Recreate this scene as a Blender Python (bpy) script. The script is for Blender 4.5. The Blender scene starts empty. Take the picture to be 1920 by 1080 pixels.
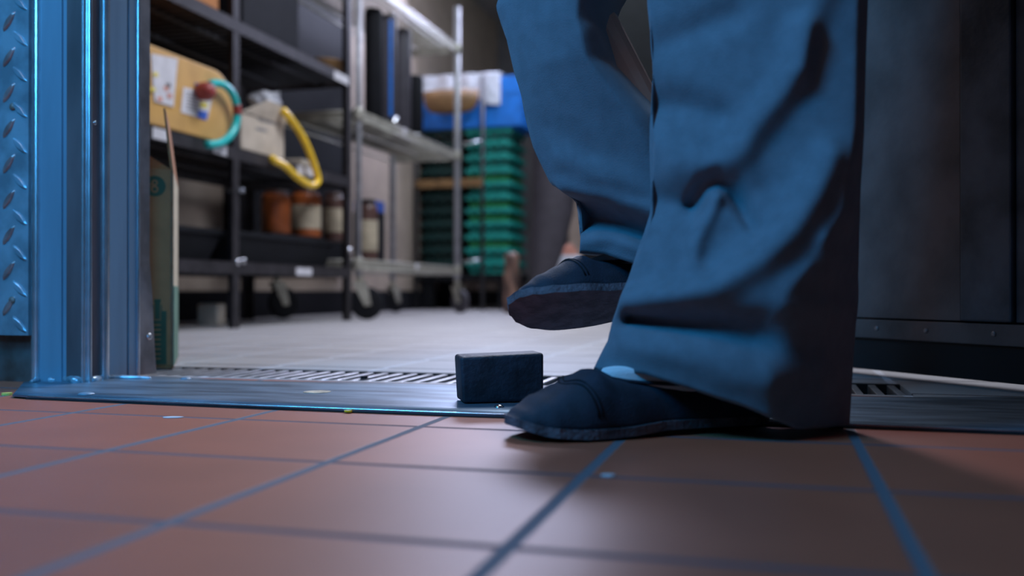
import bpy, bmesh, math, random
from mathutils import Vector, Matrix, noise
random.seed(7)
C = bpy.context.scene.collection
sc = bpy.context.scene
PI = math.pi
# ------------------------------------------------------------------ camera, world, lights
H = 0.134; F = 1800.0; HOR = 545.0
YAW = math.radians(15.4)
SN, CS = math.sin(YAW), math.cos(YAW)
cam = bpy.data.objects.new('camera', bpy.data.cameras.new('camera')); C.objects.link(cam)
cam.location = (0, 0, H)
cam.rotation_euler = (PI/2 + math.atan(5/F), 0, YAW)
cam.data.sensor_width = 36; cam.data.lens = 36*F/1920
cam.data.clip_start = 0.01
cam.data.dof.use_dof = True
cam.data.dof.focus_distance = 1.12
cam.data.dof.aperture_fstop = 3.1
sc.camera = cam
w = bpy.data.worlds.new('world'); sc.world = w; w.use_nodes = True
w.node_tree.nodes['Background'].inputs[0].default_value = (0.20, 0.42, 0.95, 1)
w.node_tree.nodes['Background'].inputs[1].default_value = 0.022
sc.view_settings.view_transform = 'Standard'; sc.view_settings.look = 'None'
sc.view_settings.gamma = 1; sc.view_settings.use_curve_mapping = False
sc.view_settings.exposure = 0.0

def W(u, d, z):            # lateral, depth, height in front of the lens -> world
    return Vector((u*CS - d*SN, u*SN + d*CS, z))
def G(px, py):             # floor point under a pixel
    d = F*H/(py-HOR); return W((px-960)/F*d, d, 0)
def PX(px, py, d): return W((px-960)/F*d, d, H+(HOR-py)*d/F)
def RX(px, Y):             # x of the sight line px where it meets plane y=Y
    t = (px-960)/F; return Y*(t*CS-SN)/(t*SN+CS)
def RY(px, X):
    t = (px-960)/F; return X*(t*SN+CS)/(t*CS-SN)
def dep(X, Y): return -X*SN + Y*CS
def ZZ(py, X, Y): return H + (HOR-py)*dep(X, Y)/F

def area(name, loc, target, sx, sy, power, col):
    L = bpy.data.lights.new(name, 'AREA'); L.shape = 'RECTANGLE'; L.size = sx; L.size_y = sy
    L.energy = power; L.color = col
    o = bpy.data.objects.new(name, L); C.objects.link(o); o.location = loc
    o.rotation_euler = (Vector(target)-Vector(loc)).to_track_quat('-Z', 'Y').to_euler()
    return o
area('key_light', W(-1.25, 0.15, 1.6), W(0.25, 0.9, 0.15), 0.55, 0.55, 38, (0.03, 0.42, 0.95))
area('front_light', W(0.10, -0.60, 1.1), W(-0.90, 1.25, 0.28), 0.35, 0.35, 2.1, (0.06, 0.42, 0.95)).data.spread = math.radians(42)  # unseen blue fill, spread narrowed onto the door jamb
area('entry_ceiling_light', W(-0.9, 0.1, 2.3), W(-0.4, 0.7, 0), 1.0, 0.6, 6.5, (1.0, 0.66, 0.58))
area('back_ceiling_light', (-0.4, 3.1, 2.55), (-0.4, 3.1, 0), 1.0, 1.2, 80, (0.80, 0.86, 1.0))
area('rear_sheen_light', (-1.62, 6.3, 2.5), (-0.4, 1.0, 0), 1.3, 0.7, 110, (0.66, 0.70, 1.0))  # unseen lamp added to lay a sheen on the floor tiles
area('crate_fill_light', (-0.9, 5.2, 2.5), (-1.8, 6.5, .7), .6, 0.5, 16, (0.75, 0.93, 1.0))  # unseen lamp added to brighten the green crates

# ------------------------------------------------------------------ materials
def lin(c):
    return tuple(((v/255)/12.92 if v/255 <= .04045 else ((v/255+.055)/1.055)**2.4) for v in c)
def mat(name, col, rough=.5, metal=0., var=.12, scale=20., bump=0., bscale=80., col2=None, spec=.5, stretch=None, trans=0, coat=0, sheen=0):
    m = bpy.data.materials.new(name); m.use_nodes = True; nt = m.node_tree; n = nt.nodes; l = nt.links
    b = n['Principled BSDF']; b.inputs['Roughness'].default_value = rough; b.inputs['Metallic'].default_value = metal
    b.inputs['Specular IOR Level'].default_value = spec
    b.inputs['Transmission Weight'].default_value = trans
    b.inputs['Coat Weight'].default_value = coat
    b.inputs['Sheen Weight'].default_value = sheen
    tc = n.new('ShaderNodeTexCoord'); mp = n.new('ShaderNodeMapping'); l.new(tc.outputs['Object'], mp.inputs[0])
    if stretch: mp.inputs['Scale'].default_value = stretch
    ns = n.new('ShaderNodeTexNoise'); ns.inputs['Scale'].default_value = scale; ns.inputs['Detail'].default_value = 5
    l.new(mp.outputs[0], ns.inputs['Vector'])
    rp = n.new('ShaderNodeValToRGB'); c = Vector(col); c2 = Vector(col2) if col2 else c*(1-var*2)
    c1 = c*(1+var)
    rp.color_ramp.elements[0].position = .35; rp.color_ramp.elements[1].position = .62
    rp.color_ramp.elements[0].color = (*c2, 1); rp.color_ramp.elements[1].color = (*c1, 1)
    l.new(ns.outputs['Fac'], rp.inputs[0]); l.new(rp.outputs[0], b.inputs['Base Color'])
    if bump:
        n2 = n.new('ShaderNodeTexNoise'); n2.inputs['Scale'].default_value = bscale; n2.inputs['Detail'].default_value = 4
        l.new(mp.outputs[0], n2.inputs['Vector'])
        bp = n.new('ShaderNodeBump'); bp.inputs['Strength'].default_value = bump; bp.inputs['Distance'].default_value = .004
        l.new(n2.outputs['Fac'], bp.inputs['Height']); l.new(bp.outputs[0], b.inputs['Normal'])
    return m
def tile_mat(name, c1, c2, g_across, g_along, x0, y0, size, gw, rough, grough, spec=.5):
    """square tiles; g_along colours the joints running into the room (light glint put in), g_across those along the doorway"""
    m = bpy.data.materials.new(name); m.use_nodes = True; nt = m.node_tree; n = nt.nodes; l = nt.links
    b = n['Principled BSDF']; b.inputs['Specular IOR Level'].default_value = spec
    tc = n.new('ShaderNodeTexCoord'); sp = n.new('ShaderNodeSeparateXYZ'); l.new(tc.outputs['Object'], sp.inputs[0])
    nz = n.new('ShaderNodeTexNoise'); nz.inputs['Scale'].default_value = 45; l.new(tc.outputs['Object'], nz.inputs['Vector'])
    def M_(op, a, b_=None, c=None):
        q = n.new('ShaderNodeMath'); q.operation = op
        for k, v in enumerate((a, b_, c)):
            if v is None: continue
            if isinstance(v, (int, float)): q.inputs[k].default_value = v
            else: l.new(v, q.inputs[k])
        return q.outputs[0]
    masks = []; cells = []
    for ax, o0 in ((0, x0), (1, y0)):
        u = M_('DIVIDE', M_('SUBTRACT', sp.outputs[ax], o0), size)
        cells.append(M_('FLOOR', u))
        f = M_('FRACT', M_('ADD', u, 100.5)); dd = M_('MULTIPLY', M_('ABSOLUTE', M_('SUBTRACT', f, .5)), size)
        dd = M_('ADD', dd, M_('MULTIPLY', M_('SUBTRACT', nz.outputs['Fac'], .5), gw*.18))
        mr = n.new('ShaderNodeMapRange'); mr.interpolation_type = 'SMOOTHSTEP'
        mr.inputs['From Min'].default_value = gw*.34; mr.inputs['From Max'].default_value = gw*.62
        mr.inputs['To Min'].default_value = 1; mr.inputs['To Max'].default_value = 0
        l.new(dd, mr.inputs['Value']); masks.append(mr.outputs[0])
    cb = n.new('ShaderNodeCombineXYZ'); l.new(cells[0], cb.inputs[0]); l.new(cells[1], cb.inputs[1])
    wn = n.new('ShaderNodeTexWhiteNoise'); l.new(cb.outputs[0], wn.inputs['Vector'])
    def mix(fac, A_, B_, mode='MIX'):
        q = n.new('ShaderNodeMix'); q.data_type = 'RGBA'; q.blend_type = mode
        for k, v in ((0, fac), (6, A_), (7, B_)):
            if isinstance(v, (int, float)): q.inputs[k].default_value = v
            elif isinstance(v, tuple): q.inputs[k].default_value = (*v, 1)
            else: l.new(v, q.inputs[k])
        return q.outputs[2]
    ns = n.new('ShaderNodeTexNoise'); ns.inputs['Scale'].default_value = 9; ns.inputs['Detail'].default_value = 6
    l.new(tc.outputs['Object'], ns.inputs['Vector'])
    mr2 = n.new('ShaderNodeMapRange'); mr2.inputs['To Min'].default_value = .80; mr2.inputs['To Max'].default_value = 1.18
    l.new(ns.outputs['Fac'], mr2.inputs['Value'])
    col = mix(1, mix(wn.outputs['Value'], c1, c2), mr2.outputs[0], 'MULTIPLY')
    col = mix(masks[1], col, g_across); col = mix(masks[0], col, g_along)
    l.new(col, b.inputs['Base Color'])
    mk = M_('MAXIMUM', masks[0], masks[1])
    rr = n.new('ShaderNodeMapRange'); rr.inputs['To Min'].default_value = rough; rr.inputs['To Max'].default_value = grough
    l.new(mk, rr.inputs['Value']); l.new(rr.outputs[0], b.inputs['Roughness'])
    hgt = M_('MULTIPLY_ADD', ns.outputs['Fac'], .3, M_('SUBTRACT', 1, mk))
    bp = n.new('ShaderNodeBump'); bp.inputs['Strength'].default_value = .4; bp.inputs['Distance'].default_value = .0012
    l.new(hgt, bp.inputs['Height']); l.new(bp.outputs[0], b.inputs['Normal'])
    return m

M = {}
M['red_tile'] = tile_mat('red_quarry_tile', (.46,.108,.050), (.40,.098,.047), (.13,.065,.07), (.12,.11,.125), G(1035,948).x, G(440,786).y, .2032, .0092, .46, .85, .70)
M['tan_tile'] = tile_mat('tan_quarry_tile', (.41,.385,.375), (.365,.34,.335), (.20,.17,.17), (.95,.95,1.0), G(709,693).x, 1.545, .2032, .0105, .50, .22, .5)  # near-white joints into the room carry the light glint in their colour
M['frame_steel'] = mat('painted_door_frame_steel', (.20,.28,.35), .42, .15, .10, 14, .10, 40, stretch=(1,1,.12))
M['bead_steel'] = mat('bright_edge_steel', (.62,.66,.70), .25, .85, .08, 30)
M['brown_strip'] = mat('brown_recess_strip', (.17,.11,.11), .5, .3, .2, 12, .1, 60, stretch=(1,1,.25))  # brown tone for the recessed strips of the frame
M['raw_steel'] = mat('raw_galvanized_strip', (.30,.27,.27), .42, .7, .18, 18, .15, 50)
M['plate'] = mat('worn_threshold_steel', (.20,.27,.34), .38, .7, .22, 16, .12, 50, stretch=(.5,2.2,1))
M['chrome'] = mat('chrome', (.75,.76,.78), .15, 1, .03)
M['rust_base'] = mat('rusty_base_metal', (.30,.30,.30), .45, .7, .1, 9, .25, 40, col2=(.12,.06,.04))
M['diamond'] = mat('diamond_plate_steel', (.34,.42,.48), .30, .5, .16, 22, .14, 60)
M['lug_red'] = mat('reddish_lug_steel', (.45,.26,.24), .4, .6, .2, 30)  # reddish tone for every lug on one diagonal
M['caulk'] = mat('lumpy_silicone', (.35,.42,.48), .22, .2, .3, 40, .3, 60, spec=.8)
M['trousers'] = mat('blue_grey_trouser_cloth', (.145,.19,.23), .9, 0, .05, 60, .25, 900, sheen=.15)
M['shoe'] = mat('black_canvas', (.018,.024,.040), .75, 0, .15, 60, .3, 700)
M['sole'] = mat('worn_black_rubber_sole', (.13,.105,.12), .8, 0, .2, 60, .5, 260)
M['sock'] = mat('white_sock', (.75,.77,.80), .9, 0, .03, 60, .2, 500)
M['skin'] = mat('skin', (.50,.33,.26), .5, 0, .05)
M['jacket'] = mat('dark_jacket_cloth', (.10,.11,.14), .85, 0, .05)
M['hair'] = mat('dark_hair', (.02,.015,.012), .5, 0, .05)
M['rubber'] = mat('black_rubber_block', (.022,.028,.042), .6, 0, .25, 35, .4, 120)
M['black'] = mat('black_powder_coat', (.022,.022,.026), .45, 0, .15)
M['black_angle'] = mat('dark_brown_angle_steel', (.030,.026,.029), .55, .2, .2, 20)
M['dark'] = mat('black_plastic', (.006,.0065,.009), .75, 0, .1, spec=.25)
M['cart'] = mat('ivory_coated_wire', (.40,.38,.32), .4, .3, .12)
M['zinc'] = mat('zinc_post', (.34,.34,.36), .45, .3, .1)
M['cream_wall'] = mat('cream_wall', (.43,.34,.27), .7, 0, .05, 6)
M['room_wall'] = mat('grey_kitchen_wall', (.17,.16,.17), .7, 0, .08, 6)
M['ceil'] = mat('ceiling_tile', (.5,.5,.5), .9, 0, .04)
M['cove'] = mat('black_cove_base', (.006,.006,.009), .8, 0, .1, spec=.2)
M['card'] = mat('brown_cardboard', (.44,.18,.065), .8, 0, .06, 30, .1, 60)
M['card_lit'] = mat('lit_cardboard', (.62,.52,.36), .85, 0, .1, 60)  # light falling on the box side put into a paler card colour
M['green_ink'] = mat('dark_green_ink', (.05,.09,.045), .8, 0, .1)
M['green_side'] = mat('green_printed_card', (.12,.24,.16), .8, 0, .1)
M['tan'] = mat('tan_waxed_carton', (.58,.33,.10), .55, 0, .06, 10)
M['worn'] = mat('orange_white_wear', (.62,.45,.30), .7, 0, .2, 60)
M['paper'] = mat('white_paper', (.62,.60,.62), .8, 0, .05)
M['blue_ink'] = mat('blue_ink', (.03,.10,.45), .7, 0, .1)
M['pink_ink'] = mat('coral_ink', (.70,.30,.22), .7, 0, .1)
M['yellow_ink'] = mat('yellow_ink', (.75,.62,.12), .7, 0, .1)
M['grey_ink'] = mat('grey_ink', (.22,.21,.21), .8, 0, .1)
M['teal'] = mat('teal_hose', (.01,.46,.44), .3, 0, .05)
M['red'] = mat('dark_red_cap', (.30,.04,.03), .5, 0, .1)
M['yellow'] = mat('yellow_hose', (.95,.60,.03), .25, 0, .06)
M['cream_card'] = mat('cream_printed_card', (.50,.42,.33), .8, 0, .06, 20)
M['cling'] = mat('crumpled_film', (.42,.42,.45), .3, 0, .2, 60, .6, 90)
M['orange_jar'] = mat('orange_sauce_jar', (.32,.08,.02), .35, 0, .15)
M['brown_jar'] = mat('brown_sauce_jar', (.10,.05,.04), .35, 0, .15)
M['cream_label'] = mat('cream_label', (.48,.40,.28), .7, 0, .1)
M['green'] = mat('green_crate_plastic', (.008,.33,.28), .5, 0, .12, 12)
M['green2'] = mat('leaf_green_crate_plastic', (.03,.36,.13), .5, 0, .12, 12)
M['green_shaded'] = mat('shaded_green_crate_plastic', (.003,.035,.032), .5, 0, .12, 12)  # shade over the left crate stack put into the green
M['blue_crate'] = mat('blue_crate_plastic', (.01,.20,.72), .45, 0, .1, 12)
M['linen'] = mat('white_linen', (.70,.72,.80), .9, 0, .05, 20, .3, 90)
M['wood'] = mat('orange_brown_wood', (.24,.13,.05), .6, 0, .15, 10, stretch=(1,.2,1))
M['bin'] = mat('dark_grey_bin_plastic', (.055,.050,.062), .6, 0, .08)
M['door_skin'] = mat('brown_grey_door_skin', (.155,.122,.115), .6, .15, .22, 7, .25, 110)
M['door_blue'] = mat('scuffed_grey_door_plate', (.10,.11,.13), .5, .4, .3, 9, .3, 90)
M['sweep'] = mat('black_door_sweep', (.008,.008,.010), .7, 0, .1)
M['grate'] = mat('worn_steel_grate', (.55,.55,.56), .35, .8, .15)
M['drain_dark'] = mat('dark_drain_channel', (.02,.015,.014), .8, 0, .3)
M['rusty'] = mat('rust_streaked_metal', (.34,.20,.15), .5, .3, .2, 8, .2, 50, col2=(.03,.025,.03), stretch=(3,3,1))

# ------------------------------------------------------------------ mesh helpers
def tag(o, label=None, cat=None, group=None, kind=None):
    if label: o['label'] = label
    if cat: o['category'] = cat
    if group: o['group'] = group
    if kind: o['kind'] = kind
    return o
def empty(name, loc=(0,0,0), rz=0, rot=None):
    o = bpy.data.objects.new(name, None); C.objects.link(o); o.location = loc
    o.rotation_euler = rot if rot else (0,0,rz); o.empty_display_size = .05
    return o
def obj(name, bm, m, parent=None, smooth=False, bevel=0, seg=2):
    me = bpy.data.meshes.new(name)
    bmesh.ops.recalc_face_normals(bm, faces=bm.faces[:])
    bm.to_mesh(me); bm.free()
    for k in (m if isinstance(m, (list, tuple)) else [m]): me.materials.append(M[k] if isinstance(k, str) else k)
    if smooth:
        for p in me.polygons: p.use_smooth = True
    o = bpy.data.objects.new(name, me); C.objects.link(o)
    if parent: o.parent = parent
    if bevel:
        b = o.modifiers.new('bevel', 'BEVEL'); b.width = bevel; b.segments = seg; b.limit_method = 'ANGLE'; b.angle_limit = .6
    return o
def NB(): return bmesh.new()
def box(bm, x0, x1, y0, y1, z0, z1, mi=0, mtx=None):
    vs = [Vector(p) for p in ((x0,y0,z0),(x1,y0,z0),(x1,y1,z0),(x0,y1,z0),(x0,y0,z1),(x1,y0,z1),(x1,y1,z1),(x0,y1,z1))]
    if mtx: vs = [mtx @ v for v in vs]
    v = [bm.verts.new(p) for p in vs]
    for f in ((0,3,2,1),(4,5,6,7),(0,1,5,4),(1,2,6,5),(2,3,7,6),(3,0,4,7)):
        fc = bm.faces.new([v[i] for i in f]); fc.material_index = mi
    return bm
def hexa(bm, a, b, z0, z1, t, mi=0):   # slab between floor points a,b (2D) of thickness t to its left side
    a = Vector(a[:2]); b = Vector(b[:2]); n = Vector((-(b-a).y, (b-a).x)).normalized()*t
    q = [a, b, b+n, a+n]
    lo = [bm.verts.new((p.x,p.y,z0)) for p in q]; hi = [bm.verts.new((p.x,p.y,z1)) for p in q]
    fs = [lo[::-1], hi] + [[lo[i], lo[(i+1)%4], hi[(i+1)%4], hi[i]] for i in range(4)]
    for f in fs: bm.faces.new(f).material_index = mi
def tube(bm, pts, r, n=10, mi=0, caps=True):
    pts = [Vector(p) for p in pts]; rs = r if isinstance(r, (list, tuple)) else [r]*len(pts)
    rings = []; up = None
    for i, p in enumerate(pts):
        t = (pts[min(i+1, len(pts)-1)]-pts[max(i-1, 0)]).normalized()
        if up is None:
            up = Vector((0,0,1)) if abs(t.z) < .9 else Vector((1,0,0))
        a = t.cross(up).normalized(); up = a.cross(t).normalized()
        rings.append([bm.verts.new(p+(a*math.cos(2*PI*k/n)+up*math.sin(2*PI*k/n))*rs[i]) for k in range(n)])
    for i in range(len(rings)-1):
        for k in range(n):
            f = bm.faces.new((rings[i][k], rings[i][(k+1)%n], rings[i+1][(k+1)%n], rings[i+1][k])); f.material_index = mi; f.smooth = True
    if caps:
        bm.faces.new(rings[0][::-1]).material_index = mi; bm.faces.new(rings[-1]).material_index = mi
def lathe(bm, prof, c=(0,0,0), n=28, mi=0, mtx=None):
    rings = []
    for r, z in prof:
        ring = []
        for k in range(n):
            v = Vector((r*math.cos(2*PI*k/n), r*math.sin(2*PI*k/n), z))
            if mtx: v = mtx @ v
            ring.append(bm.verts.new(v+Vector(c)))
        rings.append(ring)
    for i in range(len(rings)-1):
        for k in range(n):
            f = bm.faces.new((rings[i][k], rings[i][(k+1)%n], rings[i+1][(k+1)%n], rings[i+1][k])); f.material_index = mi; f.smooth = True
    bm.faces.new(rings[0][::-1]).material_index = mi; bm.faces.new(rings[-1]).material_index = mi
def spline(pts, n=8):
    pts = [Vector(p) for p in pts]; P = [pts[0]*2-pts[1]]+pts+[pts[-1]*2-pts[-2]]; out = []
    for i in range(1, len(P)-2):
        for k in range(n):
            t = k/n; a, b, c, d = P[i-1], P[i], P[i+1], P[i+2]
            out.append(.5*((2*b)+(c-a)*t+(2*a-5*b+4*c-d)*t*t+(3*b-a-3*c+d)*t*t*t))
    out.append(pts[-1]); return out
def interp(x, tab):
    if x <= tab[0][0]: return tab[0][1]
    for (a, fa), (b, fb) in zip(tab, tab[1:]):
        if x <= b:
            t = (x-a)/(b-a); return fa+(fb-fa)*t
    return tab[-1][1]
def sinterp(x, tab):
    if x <= tab[0][0]: return tab[0][1]
    for (a, fa), (b, fb) in zip(tab, tab[1:]):
        if x <= b:
            t = (x-a)/(b-a); t = t*t*(3-2*t); return fa+(fb-fa)*t
    return tab[-1][1]

# ------------------------------------------------------------------ setting
YW = 1.15                          # front plane of the door wall
YS = .985                          # front edge of threshold
bm = NB(); box(bm, -3.2, 2.6, -2.6, 1.30, -.06, 0); tag(obj('floor', bm, 'red_tile'), kind='structure')
YG0, YG1 = G(700,714.5).y, G(700,696).y
XG0, XG1 = -1.02, .17
bm = NB()
box(bm, -3.2, 2.6, 1.30, YG0, -.06, 0); box(bm, -3.2, 2.6, YG1, 8.6, -.06, 0)
box(bm, -3.2, XG0, YG0, YG1, -.06, 0); box(bm, XG1, 2.6, YG0, YG1, -.06, 0)
tag(obj('floor_back', bm, 'tan_tile'), kind='structure')
bm = NB(); box(bm, XG0, XG1, YG0, YG1, -.12, -.06); tag(obj('floor_drain_channel', bm, 'drain_dark'), kind='structure')
XWL = -2.48
bm = NB(); box(bm, XWL-.1, XWL, 1.3, 8.6, 0, 2.6); tag(obj('wall_left', bm, 'cream_wall'), kind='structure')
bm = NB(); box(bm, XWL, XWL+.02, 1.3, 8.5, 0, .132); tag(obj('baseboard_left', bm, 'cove'), kind='structure')
bm = NB(); box(bm, XWL, XWL+.05, RY(436, XWL+.05), RY(652, XWL+.05), .255, 1.75); tag(obj('rack_dark_backing', bm, 'dark'), kind='structure')  # added dark panel, darkens the wall behind the rack
bm = NB(); box(bm, XWL, 2.5, 8.5, 8.6, 0, 2.6); tag(obj('wall_back', bm, 'room_wall'), kind='structure')
bm = NB(); box(bm, 2.5, 2.6, 1.3, 8.6, 0, 2.6); tag(obj('wall_right', bm, 'room_wall'), kind='structure')
bm = NB(); box(bm, XWL-.1, 2.6, 1.18, 8.6, 2.6, 2.7); tag(obj('ceiling', bm, 'ceil'), kind='structure')
# wall with the doorway
XP = RX(53, YW)
bm = NB(); box(bm, -3.2, RX(60, YW)-.005, YW+.02, YW+.12, 0, 2.6); box(bm, RX(60, YW)-.005, .62, YW+.02, YW+.12, 2.02, 2.6); box(bm, .62, 2.6, YW+.02, YW+.12, 0, 2.6)
wf = tag(obj('wall_front', bm, 'rust_base'), kind='structure')
# diamond plate cladding
zb = ZZ(629, XP, YW)
bm = NB(); box(bm, -1.9, XP, YW, YW+.018, zb, 2.0)
per = .0517; z_ref = ZZ(206, RX(37, YW), YW); x_ref = RX(37, YW)
def lug(bm, x, z, ang, mi):
    n = 10; top = []; L_ = .0175; wd = .0046; ca, sa = math.cos(ang), math.sin(ang)
    rim = []
    for k in range(n*2):
        t = k/n*PI; px_ = L_*math.cos(t); pz_ = wd*math.sin(t)*(1-.25*abs(math.cos(t)))
        rim.append((px_, pz_))
    base = [bm.verts.new((x+a*ca-b*sa, YW+.0002, z+a*sa+b*ca)) for a, b in rim]
    mid = [bm.verts.new((x+(a*ca-b*sa)*.72, YW-.0036, z+(a*sa+b*ca)*.72)) for a, b in rim]
    for k in range(2*n):
        f = bm.faces.new((base[k], base[(k+1)%(2*n)], mid[(k+1)%(2*n)], mid[k])); f.material_index = mi; f.smooth = True
    f = bm.faces.new(mid); f.material_index = mi
for i in range(0, 16):
    for j in range(-8, 38):
        z = z_ref + j*per
        x = x_ref - i*per
        for (xx, zz, a, mi) in ((x, z, -.75, 0), (x-per*.37, z+per/2, .93, 1)):
            if zb+.016 < zz < 1.98 and -1.88 < xx: lug(bm, xx, zz, a, mi)
dp = obj('diamond_plate_cladding', bm, ['diamond', 'lug_red'], wf)
dp['label'] = 'blue-lit diamond tread plate cladding with reddish lugs on one diagonal'
for (px, py) in ((23, 563), (24, 200)):
    bm = NB(); x = RX(px, YW); z = ZZ(py, x, YW)
    lathe(bm, [(.0055,0),(.0052,.0014),(.003,.003),(.0005,.0036)], n=14, mtx=Matrix.Translation((x, YW-.0002, z)) @ Matrix.Rotation(PI/2, 4, 'X'))
    obj('screw', bm, 'rusty', dp)

# door frame: extruded profile (structure) ------------------------------------
door1 = tag(empty('door_1', (RX(160, YW), YW, 0)), kind='structure')
def prism(prof, z0, z1, name, m, parent, smooth=False):
    bm = NB(); lo = [bm.verts.new((x-parent.location.x, y-parent.location.y, z0)) for x, y in prof]; hi = [bm.verts.new((x-parent.location.x, y-parent.location.y, z1)) for x, y in prof]
    for i in range(len(prof)):
        j = (i+1) % len(prof); bm.faces.new((lo[i], lo[j], hi[j], hi[i]))
    bm.faces.new(hi); bm.faces.new(lo[::-1])
    return obj(name, bm, m, parent, smooth)
ZT = 2.02; Z0 = .004
def bead(px0, px1, Y, out, name='edge_bead', m='bead_steel', X=None):
    if X is None: a = Vector((RX(px0, Y), Y)); b = Vector((RX(px1, Y), Y))
    else: a = Vector((X, RY(px0, X))); b = Vector((X, RY(px1, X)))
    mid = (a+b)/2; n = 12; r = (b-a).length/2; ax = (b-a).normalized(); nn = Vector((ax.y, -ax.x))
    prof = [tuple(mid - ax*r*math.cos(t*PI/n) + nn*out*math.sin(t*PI/n)) for t in range(n+1)]
    q = [(b-nn*.012), (a-nn*.012)]
    return prism(prof+[tuple(p) for p in q], Z0, ZT, name, m, door1, True if False else False)
# front flat faces
XR = RX(155, YW)
xa = RX(52, YW)
prism([(xa, YW+.006), (RX(62, YW), YW+.006), (RX(62, YW), YW+.03), (xa, YW+.03)], Z0, ZT, 'jamb_rebate', 'brown_strip', door1)
bead(61, 74, YW, .006)
prism([(RX(73, YW), YW+.001), (RX(114, YW), YW+.001), (RX(114.6, YW), YW+.004), (RX(116.4, YW), YW+.004), (RX(117, YW), YW+.003), (RX(154, YW), YW+.003), (RX(154, YW), YW+.05), (RX(73, YW), YW+.05)], Z0, ZT, 'jamb_face', 'frame_steel', door1)
bead(153, 159, YW, .0035, m='bead_steel')
# reveal, running back into the room along X = XV
XV = RX(160, YW)
yv = lambda px: RY(px, XV)
bead(163, 171, 0, .004, X=XV)
prism([(XV-.004, yv(158)), (XV-.004, yv(163)), (XV-.03, yv(163)), (XV-.03, yv(158))], Z0, ZT, 'shadow_gap', 'brown_strip', door1)
prism([(XV-.002, yv(170)), (XV-.002, yv(192)), (XV-.03, yv(192)), (XV-.03, yv(170))], Z0, ZT, 'screw_track', 'brown_strip', door1)
bead(191, 203.5, 0, .005, X=XV)
prism([(XV, yv(203)), (XV, yv(238)), (XV-.03, yv(238)), (XV-.03, yv(203))], Z0, ZT, 'jamb_reveal', 'frame_steel', door1)
prism([(XV-.003, yv(238)), (XV-.003, yv(243)), (XV-.03, yv(243)), (XV-.03, yv(238))], Z0, ZT, 'shadow_gap', 'brown_strip', door1)
prism([(XV-.001, yv(243)), (XV-.001, yv(257)), (XV-.03, yv(257)), (XV-.03, yv(243))], Z0, ZT, 'inner_stop', 'frame_steel', door1)
bead(257, 262, 0, .002, X=XV)
# raw metal strip, widening to the floor
bm = NB()
rows = [(2.02, 279), (.36, 279), (.18, 281), (.13, 283), (.06, 289), (.004, 292)]
prev = None
for z, px in rows:
    y0, y1 = yv(261), yv(px)
    q = [bm.verts.new((XV+.001-door1.location.x, y0-door1.location.y, z)), bm.verts.new((XV+.001+.0015*math.sin(z*60)-door1.location.x, y1-door1.location.y, z)), bm.verts.new((XV-.006-door1.location.x, y1-door1.location.y, z)), bm.verts.new((XV-.006-door1.location.x, y0-door1.location.y, z))]
    if prev:
        for i in range(4): bm.faces.new((prev[i], prev[(i+1)%4], q[(i+1)%4], q[i]))
    else: bm.faces.new(q)
    prev = q
bm.faces.new(prev[::-1]); st = obj('corner_strip', bm, 'raw_steel', door1)
st['label'] = 'bare grey-brown metal strip at the inner corner of the frame'
def screw_on(parent, x, y, z, nrm, r=.004):
    bm = NB(); q = Vector(nrm).to_track_quat('Z', 'Y').to_matrix().to_4x4()
    lathe(bm, [(r,-.001),(r,.0006),(r*.8,.0016),(r*.35,.0022),(r*.3,.0012)], n=14, mtx=Matrix.Translation(Vector((x,y,z))-parent.location) @ q)
    return obj('screw', bm, 'chrome', parent)
screw_on(door1, XV-.002, yv(179), ZZ(230, XV, yv(179)), (1,-.2,0), .0034)
screw_on(door1, XV-.002, yv(173), ZZ(533, XV, yv(173)), (1,-.2,0), .002)
screw_on(door1, XV+.002, yv(278), ZZ(631, XV, yv(278)), (1,-.2,0), .0052)
# lumpy caulk at the foot of the frame
bm = NB()
path = [(62,722,.0035),(75,716,.006),(88,714,.0075),(100,719,.004),(113,717,.006),(128,718,.0075),(143,721,.0065),(158,720,.006),(165,712,.0055),(172,720,.005),(186,717,.006),(205,712,.0045),(222,706,.0045),(240,703,.004),(258,704,.004),(275,708,.003),(288,711,.002)]
pp = []; rr = []
for i in range(len(path)-1):
    for k in range(4):
        t = k/4; px = path[i][0]*(1-t)+path[i+1][0]*t; py = max(path[i][1]*(1-t)+path[i+1][1]*t, 714)
        g = G(px, py+1.5); r = (path[i][2]*(1-t)+path[i+1][2]*t)
        pp.append(Vector((max(g.x, -1.1), g.y-.002, .004+r*.4))); rr.append(r*(1+.2*noise.noise(g*90)))
tube(bm, [p-door1.location for p in pp], rr, 10); ck = obj('sealant_bead', bm, 'caulk', door1, True)
ck['label'] = 'lumpy smeared sealant along the foot of the frame'

# door leaf on the right, opened inwards --------------------------------------
A = G(1920, 738); B = G(1655, 709); dr = (B-A).normalized()
hinge = A - dr*.34; freeend = A + dr*.78  # free end, hidden by the legs, lengthened to shade the floor
nrm = Vector((dr.y, -dr.x, 0)); nrm = nrm if nrm.dot(-A) > 0 else -nrm     # towards the camera
door2 = tag(empty('door_2', (hinge.x, hinge.y, 0), math.atan2(dr.y, dr.x)), kind='structure')
Ld = (freeend-hinge).length
side = 1 if Matrix.Rotation(-math.atan2(dr.y, dr.x), 3, 'Z') @ nrm == 0 else (1 if (Matrix.Rotation(-math.atan2(dr.y, dr.x), 3, 'Z') @ nrm).y > 0 else -1)
def along(px):            # distance along leaf of sight line px
    best = min(range(0, 1200), key=lambda k: abs(960+F*((hinge+dr*(k/1000)).x*CS+(hinge+dr*(k/1000)).y*SN)/dep((hinge+dr*(k/1000)).x, (hinge+dr*(k/1000)).y) - px))
    return best/1000
s1805, s1905 = along(1806), along(1903)
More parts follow.
